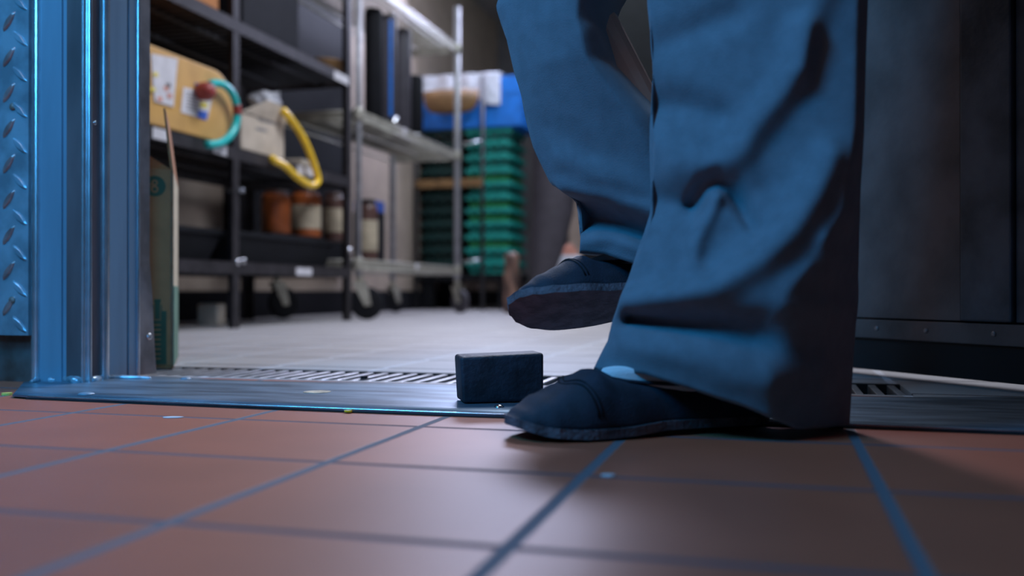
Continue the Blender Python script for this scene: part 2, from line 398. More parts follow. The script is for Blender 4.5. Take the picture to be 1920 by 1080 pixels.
def dbox(name, a, b, t0, t1, z0, z1, m, bev=.001):
    bm = NB(); ys = sorted((side*t0, side*t1)); box(bm, a, b, ys[0], ys[1], z0, z1); return obj(name, bm, m, door2, bevel=bev)
dbox('leaf', .0, Ld, -.06, -.004, .085, 2.0, 'dark')
dbox('door_panel', s1805+.001, Ld-.003, -.004, .004, .092, 1.98, 'door_skin')
kp = dbox('scuffed_panel', s1905, s1805-.001, -.004, .0075, .092, 1.98, 'door_blue', .003)
dbox('hinge_stile', 0, s1905-.002, -.004, .001, .092, 1.98, 'door_blue')
rl = dbox('bottom_rail', .0, Ld-.002, -.055, .007, .0605, .0895, 'door_skin', .002)
for s in (along(1650), along(1743), along(1870)):
    bm = NB(); lathe(bm, [(.004,0),(.0038,.001),(.002,.0022)], n=12, mtx=Matrix.Translation((s, side*.007, .076)) @ Matrix.Rotation(-side*PI/2, 4, 'X')); obj('screw', bm, 'raw_steel', rl)
dbox('door_sweep', .0, Ld-.004, -.03, -.001, .011, .0603, 'sweep', .001)

# threshold ---------------------------------------------------------------
bm = NB()
fl = [G(23,747), G(480,766.5), G(900,782.5), G(1600,803), G(1920,815.5), Vector((.62, 1.0, 0))]
bl = [G(66,721), G(291,712), G(480,719), G(856,727), G(1623,750), G(1919,751), Vector((.62, 1.31, 0))]
nst = 60
def poly_at(P, x):
    return interp(x, sorted([(p.x, p.y) for p in P]))
x0s = fl[0].x; T = .0042
cols = []
for i in range(nst+1):
    x = -1.03 + (.62+1.03)*i/nst
    yb = 1.15 if x < XV-.0 else poly_at([p for p in bl[1:]], x)
    if x < XV: yb = YW+.01
    yf = poly_at(fl, x) if x > x0s else interp(x, [(-1.03, 1.13), (x0s, fl[0].y)])
    col = []
    for j in range(7):
        t = j/6; y = yf*(1-t)+yb*t
        z = T + .0006*noise.noise(Vector((x*9, y*14, 0))) + (.0012 if j == 6 and x < XV+.12 else 0)
        col.append((x, y, z))
    cols.append(col)
tv = [[bm.verts.new(p) for p in c] for c in cols]; bvv = [[bm.verts.new((p[0], p[1]+(.0 if 0 < j else .0), max(p[2]-.0024, .0004))) for j, p in enumerate(c)] for c in cols]
for i in range(nst):
    for j in range(6):
        bm.faces.new((tv[i][j], tv[i+1][j], tv[i+1][j+1], tv[i][j+1])).smooth = True
        bm.faces.new((bvv[i][j], bvv[i][j+1], bvv[i+1][j+1], bvv[i+1][j]))
    bm.faces.new((tv[i][0], bvv[i][0], bvv[i+1][0], tv[i+1][0])); bm.faces.new((tv[i][6], tv[i+1][6], bvv[i+1][6], bvv[i][6]))
for i in (0, nst):
    for j in range(6): bm.faces.new((tv[i][j], tv[i][j+1], bvv[i][j+1], bvv[i][j]))
th = tag(obj('threshold_plate', bm, 'plate'), 'wide worn steel threshold plate across the doorway between red and tan tiles', 'threshold')
bm = NB()
for i in range(nst):
    if cols[i][0][0] < x0s: continue
    a, b = cols[i][0], cols[i+1][0]
tube(bm, [Vector((c[0][0], c[0][1]+.0008, T-.0006)) for c in cols if c[0][0] >= x0s], .0013, 8); obj('rolled_edge', bm, 'bead_steel', th, True)
bm = NB()
for c, c2 in zip(cols, cols[1:]):
    if c[0][0] >= x0s: hexa(bm, (c[0][0], c[0][1]-.0035), (c2[0][0], c2[0][1]-.0035), .0002, .0012, .006)
obj('edge_shadow_strip', bm, 'sweep', th)  # black strip stands in for the shadow line under the plate edge
for px, py, r in ((162, 746, .0105), (348, 716.5, .0085), (936, 771, .006)):
    g = G(px, py); bm = NB(); lathe(bm, [(r,0),(r*.93,.0012),(r*.65,.0026),(r*.3,.0034),(.0003,.0036)], c=(g.x, g.y, T), n=20); obj('rivet', bm, 'chrome' if px > 900 else 'frame_steel', th)
def flat(name, px, py, w_, h_, m, lab, cat, z=0, t=.0006, rz=0, parent=None):
    g = G(px, py); bm = NB(); n = 14; lo = []; hi = []
    for k in range(n):
        a = 2*PI*k/n; r = 1+.22*noise.noise(Vector((math.cos(a)*2+px, math.sin(a)*2, 3)))
        x = w_*math.cos(a)*r; y = h_*math.sin(a)*r
        p = (g.x+x*math.cos(rz)-y*math.sin(rz), g.y+x*math.sin(rz)+y*math.cos(rz))
        lo.append(bm.verts.new((*p, z))); hi.append(bm.verts.new((*p, z+t)))
    bm.faces.new(hi); bm.faces.new(lo[::-1])
    for k in range(n): bm.faces.new((lo[k], lo[(k+1)%n], hi[(k+1)%n], hi[k]))
    o = obj(name, bm, m, parent)
    if lab: tag(o, lab, cat)
    return o
mk = flat('worn_spot', 595, 741, .017, .017, 'worn', None, None, z=T, t=.0005, parent=th); mk['label'] = 'orange worn patch on the plate'
flat('paper_scrap', 325, 783, .011, .006, 'paper', 'white scrap lying on the first red grout line, in front of the threshold', 'scrap', rz=YAW, z=.0002)
flat('yellow_crumb', 653, 774.5, .0045, .003, 'yellow', 'yellow crumb at the front edge of the threshold plate', 'crumb', z=.0012, t=.002)
flat('yellow_crumb', 14, 741, .006, .006, 'yellow_ink', 'yellow crumb beside the left end of the threshold plate', 'crumb', z=.0002, t=.003)
flat('pale_crumb', 1140, 893, .005, .004, 'paper', 'pale crumb on the grout line in front of the planted shoe', 'crumb', z=.0002, t=.001)

# drain grate ---------------------------------------------------------------
gr = tag(empty('drain_grate', (XG0, YG0, 0)), 'slotted steel trench drain grate set in the tan floor behind the threshold', 'drain grate')
n_slat = 46; pitch = (XG1-XG0)/n_slat
bm = NB(); box(bm, 0, XG1-XG0, 0, .006, -.012, -.0005); obj('grate_rim', bm, 'grate', gr)
bm = NB(); box(bm, 0, XG1-XG0, YG1-YG0-.012, YG1-YG0, -.022, -.0003); q = obj('grate_rim', bm, 'drain_dark', gr); q['label'] = 'dark back edge of the grate'  # back rim takes the dark channel colour
bm = NB()
for i in range(n_slat):
    x = (i+.5)*pitch; box(bm, x-.0050, x+.0050, .006, YG1-YG0-.012, -.022, -.0012)
s = obj('slats', bm, 'grate', gr, bevel=.001); s['label'] = 'row of bright worn cross slats'
flat('black_crumb', 683, 708.5, .006, .005, 'dark', 'black crumb lying on the drain grate', 'crumb', z=-.001, t=.004)

# rubber block -----------------------------------------------------------------
a = G(868, 765); b = G(1020, 761)
bm = NB(); dd = (b-a); wd = dd.length; hh = (759-668)*dep(b.x, b.y)/F
mt = Matrix.Translation(a) @ Matrix.Rotation(math.atan2(dd.y, dd.x), 4, 'Z')
vs = []
for (x, y, z) in ((0,0,0),(wd,0,0),(wd,.046,0),(0,.046,0),(-.003,0,hh*.93),(wd*1.0,0,hh*1.0),(wd*1.0,.046,hh*1.0),(-.003,.046,hh*.95)):
    vs.append(bm.verts.new(mt @ Vector((x, y, z+T+.0012))))
for f in ((0,3,2,1),(4,5,6,7),(0,1,5,4),(1,2,6,5),(2,3,7,6),(3,0,4,7)): bm.faces.new([vs[i] for i in f])
tag(obj('door_stop', bm, 'rubber', None, True, bevel=.004, seg=4), 'black rubber block standing on the steel threshold in front of the shoe', 'door stop')

# ------------------------------------------------------------------ the person
def seg_dist(p, pl):
    best = 1e9; tt = 0; n = len(pl)-1
    for i in range(n):
        ax, ay = pl[i]; bx, by = pl[i+1]; dx, dy = bx-ax, by-ay
        t = max(0, min(1, ((p[0]-ax)*dx+(p[1]-ay)*dy)/(dx*dx+dy*dy+1e-9)))
        q = math.hypot(p[0]-ax-t*dx, p[1]-ay-t*dy)
        if q < best: best = q; tt = (i+t)/n
    return best, tt
def leg_surface(bm, hemfn, ztop, LR, Dc, HD, ridge, folds, nr=190, nz=230, power=2.2):
    """closed cloth tube; LR(z)->(uL,uR); Dc(z) centre depth; HD(z) half depth; ridge(z) where the crease stands"""
    def base(k, v):
        a = 2*PI*k/nr
        ca, sa = math.cos(a), math.sin(a)
        z = hemfn(ca, sa)*(1-v)+ztop*v
        uL, uR = LR(z); c = (uL+uR)/2; hw = (uR-uL)/2; r = ridge(z)
        s = -math.copysign(abs(ca)**.92, ca)
        # front (sa>0) bulges to a crease at s=r, back is round
        if sa > 0:
            if s < r: q = (s+1)/(r+1)
            else: q = (1-s)/(1-r)
            dpt = -HD(z)*(.62*math.sin(PI/2*min(1,q))+.38*min(1,q)**.8)
        else: dpt = HD(z)*abs(sa)*.85
        return Vector((c+s*hw, Dc(z)+dpt, z)), s, sa
    grid = []
    for i in range(nz+1):
        v = (i/nz)
        row = []
        for k in range(nr):
            p, s, sa = base(k, v)
            row.append((p, s, sa))
        grid.append(row)
    P = []
    for i in range(nz+1):
        row = []
        for k in range(nr):
            p, s, sa = grid[i][k]
            tk = grid[i][(k+1)%nr][0]-grid[i][(k-1)%nr][0]; ti = grid[min(i+1,nz)][k][0]-grid[max(i-1,0)][k][0]
            n = tk.cross(ti)
            if n.length > 0: n.normalize()
            c0 = Vector(((LR(p.z)[0]+LR(p.z)[1])/2, Dc(p.z), p.z))
            if n.dot(p-c0) < 0: n = -n
            if sa > -.05:
                px = 960+F*p.x/p.y; py = HOR-F*(p.z-H)/p.y; am = 0
                fade = max(0, min(1, (sa+.05)*4)); fade = fade*fade*(3-2*fade)
                for pl, w0, w1, amp in folds:
                    xs = [q[0] for q in pl]; ys = [q[1] for q in pl]; mw = 3*max(w0, w1)
                    if px < min(xs)-mw or px > max(xs)+mw or py < min(ys)-mw or py > max(ys)+mw: continue
                    dd, t = seg_dist((px, py), pl); ww = w0*(1-t)+w1*t
                    am += amp*math.exp(-(dd/ww)**2)
                am += .0002*noise.noise(Vector((px*.012, py*.012, 1)))
                dv = Vector((n.x*.3*fade, n.y-.7, n.z*.6)); dv.normalize(); p = p + dv*am*.80*(.35+.65*fade)
            else:
                p = p + n*.006*noise.noise(Vector((p.x*18, p.z*12, 5)))
            row.append(bm.verts.new(W(*p)))
        P.append(row)
    for i in range(nz):
        for k in range(nr):
            bm.faces.new((P[i][k], P[i][(k+1)%nr], P[i+1][(k+1)%nr], P[i+1][k])).smooth = True
D1 = .915
def ppx(px, d): return (px-960)/F*d
def pz(py, d): return H+(HOR-py)*d/F
tabL1 = [(pz(812,D1),1100),(pz(700,D1),1110),(pz(640,D1),1142),(pz(600,D1),1150),(pz(560,D1),1162),(pz(440,D1),1214),(pz(400,D1),1226),(pz(130,D1),1228),(pz(0,D1),1222)]
tabR1 = [(pz(812,D1),1599),(pz(650,D1),1604),(pz(500,D1),1611),(pz(300,D1),1618),(pz(130,D1),1626),(pz(0,D1),1632)]
def LR1(z):
    l, r = ppx(interp(z, tabL1), D1), ppx(interp(z, tabR1), D1)
    if z > .42:
        t = min(1, (z-.42)/.5); l = l*(1-t)+.12*t; r = r*(1-t)+.40*t
    return l, r
def Dc1(z): return interp(z, [(0,.925),(.12,.915),(.5,.93),(.95,.97)])
def HD1(z): return interp(z, [(0,.075),(.06,.082),(.12,.092),(.35,.088),(.95,.12)])
tr1 = [(pz(800,D1),.20),(pz(700,D1),.20),(pz(640,D1),.06),(pz(560,D1),.16),(pz(480,D1),.34),(pz(400,D1),.52),(pz(250,D1),.62),(pz(130,D1),.62)]
def ridge1(z): return sinterp(z, tr1)
def hem1(ca, sa):
    s = -ca
    if sa > 0:   # near side, seen: slants from the instep down to the heel
        return interp(s, [(-1,pz(694,.92)),(-.62,pz(706,.86)),(-.3,pz(734,.84)),(0,pz(764,.83)),(.2,pz(790,.83)),(.42,pz(808,.85)),(.7,pz(810,.86)),(1,pz(799,.915))])
    return interp(s, [(-1,pz(694,.92)),(0,.035),(1,pz(799,.915))])
folds1 = [
 ([(1505,60),(1497,134),(1438,210),(1390,281),(1358,305),(1318,317),(1270,312)], 26, 34, .016),
 ([(1215,195),(1290,195),(1345,212)], 34, 28, -.017),
 ([(1236,272),(1300,282)], 24, 24, .006),
 ([(1300,380),(1320,346),(1346,335),(1372,347),(1394,384),(1414,420)], 15, 17, -.019),
 ([(1215,372),(1290,382)], 30, 26, -.014),
 ([(1343,372),(1334,396),(1306,449),(1298,492)], 12, 20, .010),
 ([(1430,255),(1490,300)], 34, 44, -.007),
 ([(1400,370),(1440,350)], 30, 30, -.007),
 ([(1550,300),(1522,369),(1480,434),(1418,494),(1338,540),(1258,556),(1165,566)], 36, 26, .020),
 ([(1180,597),(1260,603),(1340,612),(1425,628)], 10, 42, -.034),
 ([(1330,480),(1370,440)], 24, 24, -.006),
 ([(1165,645),(1260,665),(1350,700),(1430,715)], 26, 32, .008),
 ([(1480,130),(1560,-60)], 30, 30, .008), ([(1250,80),(1380,20)], 30, 30, -.01),
 ([(1548,450),(1540,790)], 14, 16, .004),
]
bm = NB(); leg_surface(bm, hem1, .97, LR1, Dc1, HD1, ridge1, folds1)
# the swinging leg
D2 = 1.03
tabL2 = [(pz(520,D2),1088),(pz(470,D2),1088),(pz(430,D2),1090),(pz(400,D2),1088),(pz(378,D2),1083),(pz(340,D2),1036),(pz(270,D2),1006),(pz(200,D2),986),(pz(130,D2),964),(pz(0,D2),935)]
tabR2 = [(pz(520,D2),1320),(pz(400,D2),1335),(pz(300,D2),1320),(pz(240,D2),1280),(pz(190,D2),1226),(pz(130,D2),1166),(pz(60,D2),1150),(pz(0,D2),1165)]
def LR2(z):
    l, r = ppx(interp(z, tabL2), D2), ppx(interp(z, tabR2), D2)
    if z > .445:
        t = min(1, (z-.445)/.5); l = l*(1-t)+.10*t; r = r*(1-t)+.38*t
    return l, r
def Dc2(z): return interp(z, [(.1,1.04),(.3,1.04),(.5,1.05),(.97,1.02)])
def HD2(z): return interp(z, [(.1,.055),(.3,.065),(.5,.08),(.97,.10)])
def ridge2(z): return .25
def hem2(ca, sa):
    s = -ca; return interp(s, [(-1,pz(474,D2)),(-.6,pz(478,D2)),(-.1,pz(500,D2)),(1,pz(540,D2))])
folds2 = [
 ([(1070,404),(1130,410),(1180,424),(1240,448)], 24, 18, -.042),
 ([(1055,352),(1130,368),(1230,400)], 16, 16, .012),
 ([(1060,300),(1150,340),(1230,372)], 26, 26, .008),
 ([(1110,60),(1190,190),(1230,250)], 26, 26, .006),
 ([(1090,455),(1150,440),(1220,470)], 16, 18, .010),
 ([(1030,240),(1100,280)], 30, 30, -.004),
]
leg_surface(bm, hem2, .97, LR2, Dc2, HD2, ridge2, folds2, 150, 190)
# waist
wa = []
for z, hw, hd in ((.93,.17,.13),(.97,.17,.125),(1.02,.155,.11)):
    wa.append([bm.verts.new(W(.25+hw*math.cos(2*PI*k/40), .99+hd*math.sin(2*PI*k/40), z)) for k in range(40)])
for i in range(2):
    for k in range(40): bm.faces.new((wa[i][k], wa[i][(k+1)%40], wa[i+1][(k+1)%40], wa[i+1][k])).smooth = True
person = tag(empty('person', W(.25, .95, 0)), 'person in wide blue-grey trousers and black slip-on shoes stepping left over the threshold', 'person')
def parent_keep(o, p):
    o.parent = p; o.matrix_parent_inverse = p.matrix_world.inverted() if False else Matrix.Translation(-p.location)
    return o
trs = parent_keep(obj('trousers', bm, 'trousers'), person)
trs['label'] = 'wide loose blue-grey trousers with deep folds'
so = trs.modifiers.new('thick', 'SOLIDIFY'); so.thickness = .0014; so.offset = -1

# shoes ---------------------------------------------------------------
LS = .272
def shoe(heel, toe, roll=0, zoff=0, lab='', open_s=(.08, .60)):
    """heel/toe: world points of the sole ends; roll about the long axis"""
    heel = Vector(heel); toe = Vector(toe); ax = (toe-heel).normalized()
    upv = Vector((0,0,1)); sidev = upv.cross(ax).normalized(); upv = ax.cross(sidev).normalized()
    R = Matrix.Rotation(roll, 3, ax); sidev = R @ sidev; upv = R @ upv
    def TP(s, y, z): return heel + ax*(s*LS) + sidev*y + upv*z
    wt = [(0,.0),(.015,.014),(.05,.024),(.12,.030),(.30,.031),(.45,.035),(.62,.043),(.75,.0465),(.86,.042),(.93,.033),(.975,.020),(1,.0)]
    ht = [(0,.036),(.05,.046),(.15,.048),(.35,.046),(.55,.049),(.63,.052),(.69,.060),(.75,.054),(.80,.046),(.88,.037),(.95,.026),(.985,.017),(1,.010)]
    bt = [(0,.004),(.08,.001),(.3,.002),(.45,.003),(.65,.0),(.8,.001),(.9,.004),(.96,.009),(1,.0125)]
    ns, na = 60, 30
    bm = NB(); rings = []
    for i in range(ns+1):
        s = .5-.5*math.cos(PI*i/ns); wv = max(sinterp(s, wt), .0006); hv = sinterp(s, ht); b0 = interp(s, bt)+.006
        hv = max(hv, b0+.002); ring = []
        for k in range(na):
            t = k/(na-1)*PI; c, sn = math.cos(t), math.sin(t)
            y = wv*math.copysign(abs(c)**.75, c); z = b0+(hv-b0)*abs(sn)**(.85)
            d_ = 0
            q = s-.80+.10*abs(y)/.045   # toe cap seam
            d_ = .0012*(1/(1+math.exp(-q*260)))-.0006
            ring.append(bm.verts.new(TP(s, y*(1+d_*8), z+d_)))
        rings.append(ring)
    for i in range(ns):
        for k in range(na-1): bm.faces.new((rings[i][k], rings[i][k+1], rings[i+1][k+1], rings[i+1][k])).smooth = True
        bm.faces.new((rings[i][0], rings[i+1][0], rings[i+1][na-1], rings[i][na-1]))
    root = parent_keep(obj('shoe', bm, 'shoe'), person); root['label'] = lab
    # seams
    bm = NB()
    def top(s, k_):
        t = k_*PI; c, sn = math.cos(t), math.sin(t); wv = sinterp(s, wt); hv = sinterp(s, ht); b0 = interp(s, bt)+.006
        return TP(s, wv*math.copysign(abs(c)**.75, c)*1.012, b0+(hv-b0)*abs(sn)**.85+.0004)
    tube(bm, [top(.80-.07*abs(math.cos(k/30*PI)), k/30) for k in range(2, 29)], .0009, 6)
    tube(bm, [top(.785-.07*abs(math.cos(k/30*PI)), k/30) for k in range(2, 29)], .0007, 6)
    o = obj('toe_seam', bm, 'dark', root, True)
    # sole
    bm = NB(); lo = []; hi = []; n = 50; outl = []
    for i in range(n+1):
        s = .5-.5*math.cos(PI*i/n); outl.append((s, sinterp(s, wt)*1.03+.0008))
    loop = [(s, w_) for s, w_ in outl]+[(s, -w_) for s, w_ in outl[::-1][1:-1]]
    gridT = []; m_ = 9
    for s, w_ in outl:
        gridT.append([[bm.verts.new(TP(s, w_*(2*j/(m_-1)-1), interp(s, bt)+dz)) for j in range(m_)] for dz in (0, .0085)])
    for i in range(n):
        for j in range(m_-1):
            for l_ in (0, 1): bm.faces.new((gridT[i][l_][j], gridT[i+1][l_][j], gridT[i+1][l_][j+1], gridT[i][l_][j+1]))
        for j in (0, m_-1): bm.faces.new((gridT[i][0][j], gridT[i+1][0][j], gridT[i+1][1][j], gridT[i][1][j]))
    for i in (0, n):
        for j in range(m_-1): bm.faces.new((gridT[i][0][j], gridT[i][0][j+1], gridT[i][1][j+1], gridT[i][1][j]))
    so_ = obj('sole', bm, 'sole', root)
    # binding and sock showing above the vamp
    bm = NB(); ringp = []
    for k in range(25):
        t = 2*PI*k/24; s = .38+.29*math.cos(t); y = .026*math.sin(t)
        ringp.append(TP(s, y, sinterp(s, ht)-.004*abs(math.sin(t))+.0005))
    tube(bm, ringp, .0018, 8, caps=False); obj('collar_binding', bm, 'shoe', root, True)
    bm = NB(); rings = []
    for z, sc_, sh in ((.030,.95,0),(.054,1.02,.005),(.0585,.98,-.0),(.062,.84,-.03),(.07,.66,-.08),(.12,.55,-.10),(.16,.50,-.10)):
        rings.append([bm.verts.new(TP(.385+sh+.26*sc_*math.cos(2*PI*k/24)*(1 if z < .08 else .72), (.025+.006*(z > .08))*math.sin(2*PI*k/24), z)) for k in range(24)])
    for i in range(len(rings)-1):
        for k in range(24): bm.faces.new((rings[i][k], rings[i][(k+1)%24], rings[i+1][(k+1)%24], rings[i+1][k])).smooth = True
    bm.faces.new(rings[-1])
    parent_keep(obj('sock', bm, 'sock', None, True), person)
    return root
toe1 = W(ppx(947,.872), .872, .0008); h1d = (W(ppx(1480,.965), .965, .0045)-W(ppx(947,.872), .872, 0)).normalized()
shoe(toe1-h1d*-LS, toe1, 0, lab='black canvas slip-on shoe planted on the red tiles')
# lifted shoe: toe at px 958,580, sole turned to the lens
toe2 = PX(957, 592, 1.0); heel2 = PX(1440, 560, 1.10); ax2 = (heel2-toe2).normalized()
shoe(toe2-ax2*-LS, toe2, math.radians(27), lab='black canvas slip-on shoe lifted off the floor with its worn sole showing')

# body under the clothes (one skinned surface)
def skinned(name, pts, edges, rad, m, parent, root=0, sub=2):
    me = bpy.data.meshes.new(name); me.from_pydata([tuple(p) for p in pts], edges, []); me.materials.append(M[m])
    o = bpy.data.objects.new(name, me); C.objects.link(o)
    me.skin_vertices.new() if hasattr(me.skin_vertices, 'new') and not me.skin_vertices else None
    md = o.modifiers.new('skin', 'SKIN')
    for i, r in enumerate(rad):
        me.skin_vertices[0].data[i].radius = (r, r); me.skin_vertices[0].data[i].use_root = (i == root)
    s = o.modifiers.new('sub', 'SUBSURF'); s.levels = sub; s.render_levels = sub
    for p in me.polygons: p.use_smooth = True
    return parent_keep(o, parent)
bp_ = [W(.25,.99,.96), W(.25,1.0,1.12), W(.24,1.0,1.30), W(.23,1.0,1.42), W(.22,1.0,1.50), W(.20,1.0,1.60), W(.20,1.0,1.70),
       W(.27,.94,.90), W(.27,.93,.50), W(.26,.93,.16), W(.24,.93,.12), W(.23,.93,.10),
       W(.20,1.02,.90), W(.045,1.05,.50), W(.17,1.05,.27), W(.19,1.05,.24), W(.20,1.05,.22),
       W(.22,.82,1.38), W(.16,.78,1.12), W(.05,.80,.90), W(.02,.80,.83), W(.24,1.19,1.38), W(.32,1.22,1.12), W(.28,1.20,.90), W(.26,1.20,.83)]
be = [(0,1),(1,2),(2,3),(3,4),(4,5),(5,6),(0,7),(7,8),(8,9),(9,10),(10,11),(0,12),(12,13),(13,14),(14,15),(15,16),(3,17),(17,18),(18,19),(19,20),(3,21),(21,22),(22,23),(23,24)]
br_ = [.12,.11,.12,.10,.05,.085,.075,.075,.05,.030,.024,.02,.055,.035,.028,.022,.018,.05,.04,.028,.03,.05,.04,.028,.03]
body = skinned('body', bp_, be, br_, 'skin', person)
jp = [W(.25,.99,.98), W(.25,1.0,1.14), W(.24,1.0,1.30), W(.23,1.0,1.42), W(.22,.82,1.39), W(.16,.78,1.12), W(.06,.80,.93), W(.24,1.19,1.39), W(.32,1.22,1.12), W(.285,1.20,.93)]
skinned('jacket', jp, [(0,1),(1,2),(2,3),(3,4),(4,5),(5,6),(3,7),(7,8),(8,9)], [.165,.14,.145,.12,.065,.055,.04,.065,.055,.04], 'jacket', person)
skinned('hair', [W(.22,1.0,1.60), W(.22,1.0,1.70), W(.20,1.0,1.76)], [(0,1),(1,2)], [.08,.095,.06], 'hair', person)

# ------------------------------------------------------------------ open cardboard box behind the frame
c1 = G(325, 691); c2 = PX(335, 650, 1.95); c2 = Vector((c2.x, c2.y, 0)); sd = (c2-c1).normalized()
fdv = Vector((sd.y, -sd.x, 0)); fdv = fdv if fdv.x < 0 else -fdv
cb = tag(empty('cardboard_box', c1), 'open brown cardboard box with green print standing behind the door frame', 'box')
hb = (691-322)*dep(c1.x, c1.y)/F; Lw, Ls_ = .26, .27; t_ = .005
def slab(bm, o, a, b, t3, z0, z1, mi=0):
    q = [o, o+a, o+a+b, o+b]
    lo = [bm.verts.new(Vector((p.x, p.y, z0))) for p in q]; hi = [bm.verts.new(Vector((p.x, p.y, z1))) for p in q]
    for f in [lo[::-1], hi]+[[lo[i], lo[(i+1)%4], hi[(i+1)%4], hi[i]] for i in range(4)]: bm.faces.new(f).material_index = mi
O = Vector((0,0,0))
bm = NB()
slab(bm, O, fdv*Lw, sd*t_, 0, .004, hb); slab(bm, sd*Ls_, fdv*Lw, -sd*t_, 0, .004, hb)
slab(bm, fdv*Lw, sd*Ls_, -fdv*t_, 0, .004, hb); slab(bm, O, fdv*Lw, sd*Ls_, 0, .001, .006)
obj('box_walls', bm, 'card', cb)
bm = NB(); slab(bm, O, sd*Ls_, fdv*t_, 0, .004, hb); sp = obj('side_wall', bm, 'card_lit', cb); sp['label'] = 'side of the box in a paler, lit colour'
bm = NB(); slab(bm, -fdv*.0008, sd*Ls_, fdv*.0008, 0, .004, hb*.42); q = obj('printed_band', bm, 'green_side', cb); q['label'] = 'green printed lower band on the side'
# upright flap, slightly leaning
bm = NB(); hf = (322-200)*dep(c1.x, c1.y)/F
q0 = [O, sd*.20]; v0 = [bm.verts.new(Vector((p.x, p.y, hb))) for p in (O, sd*Ls_, sd*Ls_+fdv*t_, fdv*t_)]
v1 = [bm.verts.new(Vector((p.x, p.y, hb+hf))+fdv*.014) for p in (sd*.02, sd*Ls_*.95, sd*Ls_*.95+fdv*t_, sd*.02+fdv*t_*.7)]
bm.faces.new(v0[::-1]); bm.faces.new(v1)
for i in range(4): bm.faces.new((v0[i], v0[(i+1)%4], v1[(i+1)%4], v1[i]))
obj('top_flap', bm, 'card', cb)
bm = NB()
v0 = [bm.verts.new(p) for p in (Vector((fdv*.004).to_tuple()) + Vector((0,0,hb)), fdv*Lw+Vector((0,0,hb)), fdv*Lw+sd*.10+Vector((0,0,hb+.045)), fdv*.06+sd*.10+Vector((0,0,hb+.045)))]
v1 = [bm.verts.new(v.co+Vector((0,0,.004))) for v in v0]
bm.faces.new(v0[::-1]); bm.faces.new(v1)
for i in range(4): bm.faces.new((v0[i], v0[(i+1)%4], v1[(i+1)%4], v1[i]))
obj('top_flap', bm, 'card', cb)
# printed disc with a looped mark and lower green label on the front
fn = -sd
def on_front(x, z, e=.0006): return fdv*x + fn*e + Vector((0,0,z))
dcx = (325-292)*dep(c1.x,c1.y)/F; dcz = (691-350)*dep(c1.x,c1.y)/F
def ringm(bm, cx, cz, r0, r1, e, n=28):
    a = [bm.verts.new(on_front(cx+r0*math.cos(2*PI*k/n), cz+r0*math.sin(2*PI*k/n), e)) for k in range(n)] if r0 > 0 else None
    b = [bm.verts.new(on_front(cx+r1*math.cos(2*PI*k/n), cz+r1*math.sin(2*PI*k/n), e)) for k in range(n)]
    if a:
        for k in range(n): bm.faces.new((a[k], a[(k+1)%n], b[(k+1)%n], b[k]))
    else: bm.faces.new(b)
bm = NB(); ringm(bm, dcx, dcz, 0, .0178, .0006); obj('printed_disc', bm, 'green_ink', cb)
bm = NB(); ringm(bm, dcx, dcz+.0058, .0026, .0050, .0010); ringm(bm, dcx, dcz-.0052, .0034, .0062, .0010); ringm(bm, dcx+.006, dcz+.001, .0018, .0032, .0011); obj('looped_mark', bm, 'card', cb)
bm = NB()
def fr(bm, x0, x1, z0, z1, e=.0007):
    v = [bm.verts.new(on_front(x, z, e)) for x, z in ((x0,z0),(x1,z0),(x1,z1),(x0,z1))]; bm.faces.new(v)
sc1 = dep(c1.x, c1.y)/F
fr(bm, 12*sc1, 46*sc1, 8*sc1, 108*sc1); fr(bm, 20*sc1, 46*sc1, 108*sc1, 120*sc1); fr(bm, 22*sc1, 34*sc1, 120*sc1, 130*sc1)
obj('printed_label', bm, 'green_ink', cb)
bm = NB()
for k in range(8): fr(bm, 22*sc1, 34*sc1, (18+k*9)*sc1, (20+k*9)*sc1, .0010)
fr(bm, 22*sc1, 23.2*sc1, 92*sc1, 124*sc1, .001); fr(bm, 33*sc1, 34.2*sc1, 92*sc1, 124*sc1, .001); fr(bm, 22*sc1, 34*sc1, 91*sc1, 92.5*sc1, .001)
obj('label_lines', bm, 'card', cb)

# ------------------------------------------------------------------ black rack
XS = -1.85; XB = -2.38
YA0, YA1 = 1.75, RY(658, XS)
YP1 = RY(448, XS)
ZL1, ZL2, ZL3 = .215, .62, 1.075
rack = tag(empty('storage_rack', (XS, YP1, 0)), 'black angle-steel storage rack along the left wall, crowded with boxes and hoses', 'rack')
ro = rack.location
def rbox(name, x0, x1, y0, y1, z0, z1, m, lab=None, bev=0, par=rack):
    bm = NB(); p = par.location; box(bm, x0-p.x, x1-p.x, y0-p.y, y1-p.y, z0-p.z, z1-p.z); o = obj(name, bm, m, par, bevel=bev)
    if lab: o['label'] = lab
    return o
def angle_post(x, y, sx, sy, top):
    bm = NB(); p = ro
    box(bm, x-p.x, x+sx*.045-p.x if sx > 0 else x-p.x, 0, 0, 0, 0) if False else None
    xs = sorted((x, x+sx*.042)); ys = sorted((y, y+sy*.042))
    box(bm, xs[0]-p.x, xs[1]-p.x, (y-.002 if sy > 0 else y-.002)-p.y, y+.002-p.y, 0, top)
    box(bm, (x-.002)-p.x, x+.002-p.x, ys[0]-p.y, ys[1]-p.y, 0, top)
    return obj('post', bm, 'black_angle', rack)
for (x, y, sx, sy) in ((XS, YP1, -1, -1), (XS, YA1, -1, -1), (XB, YP1, 1, 1), (XB, YA1, 1, -1), (XS, YA0, -1, 1), (XB, YA0, 1, 1)):
    angle_post(x, y, sx, sy, 2.0)
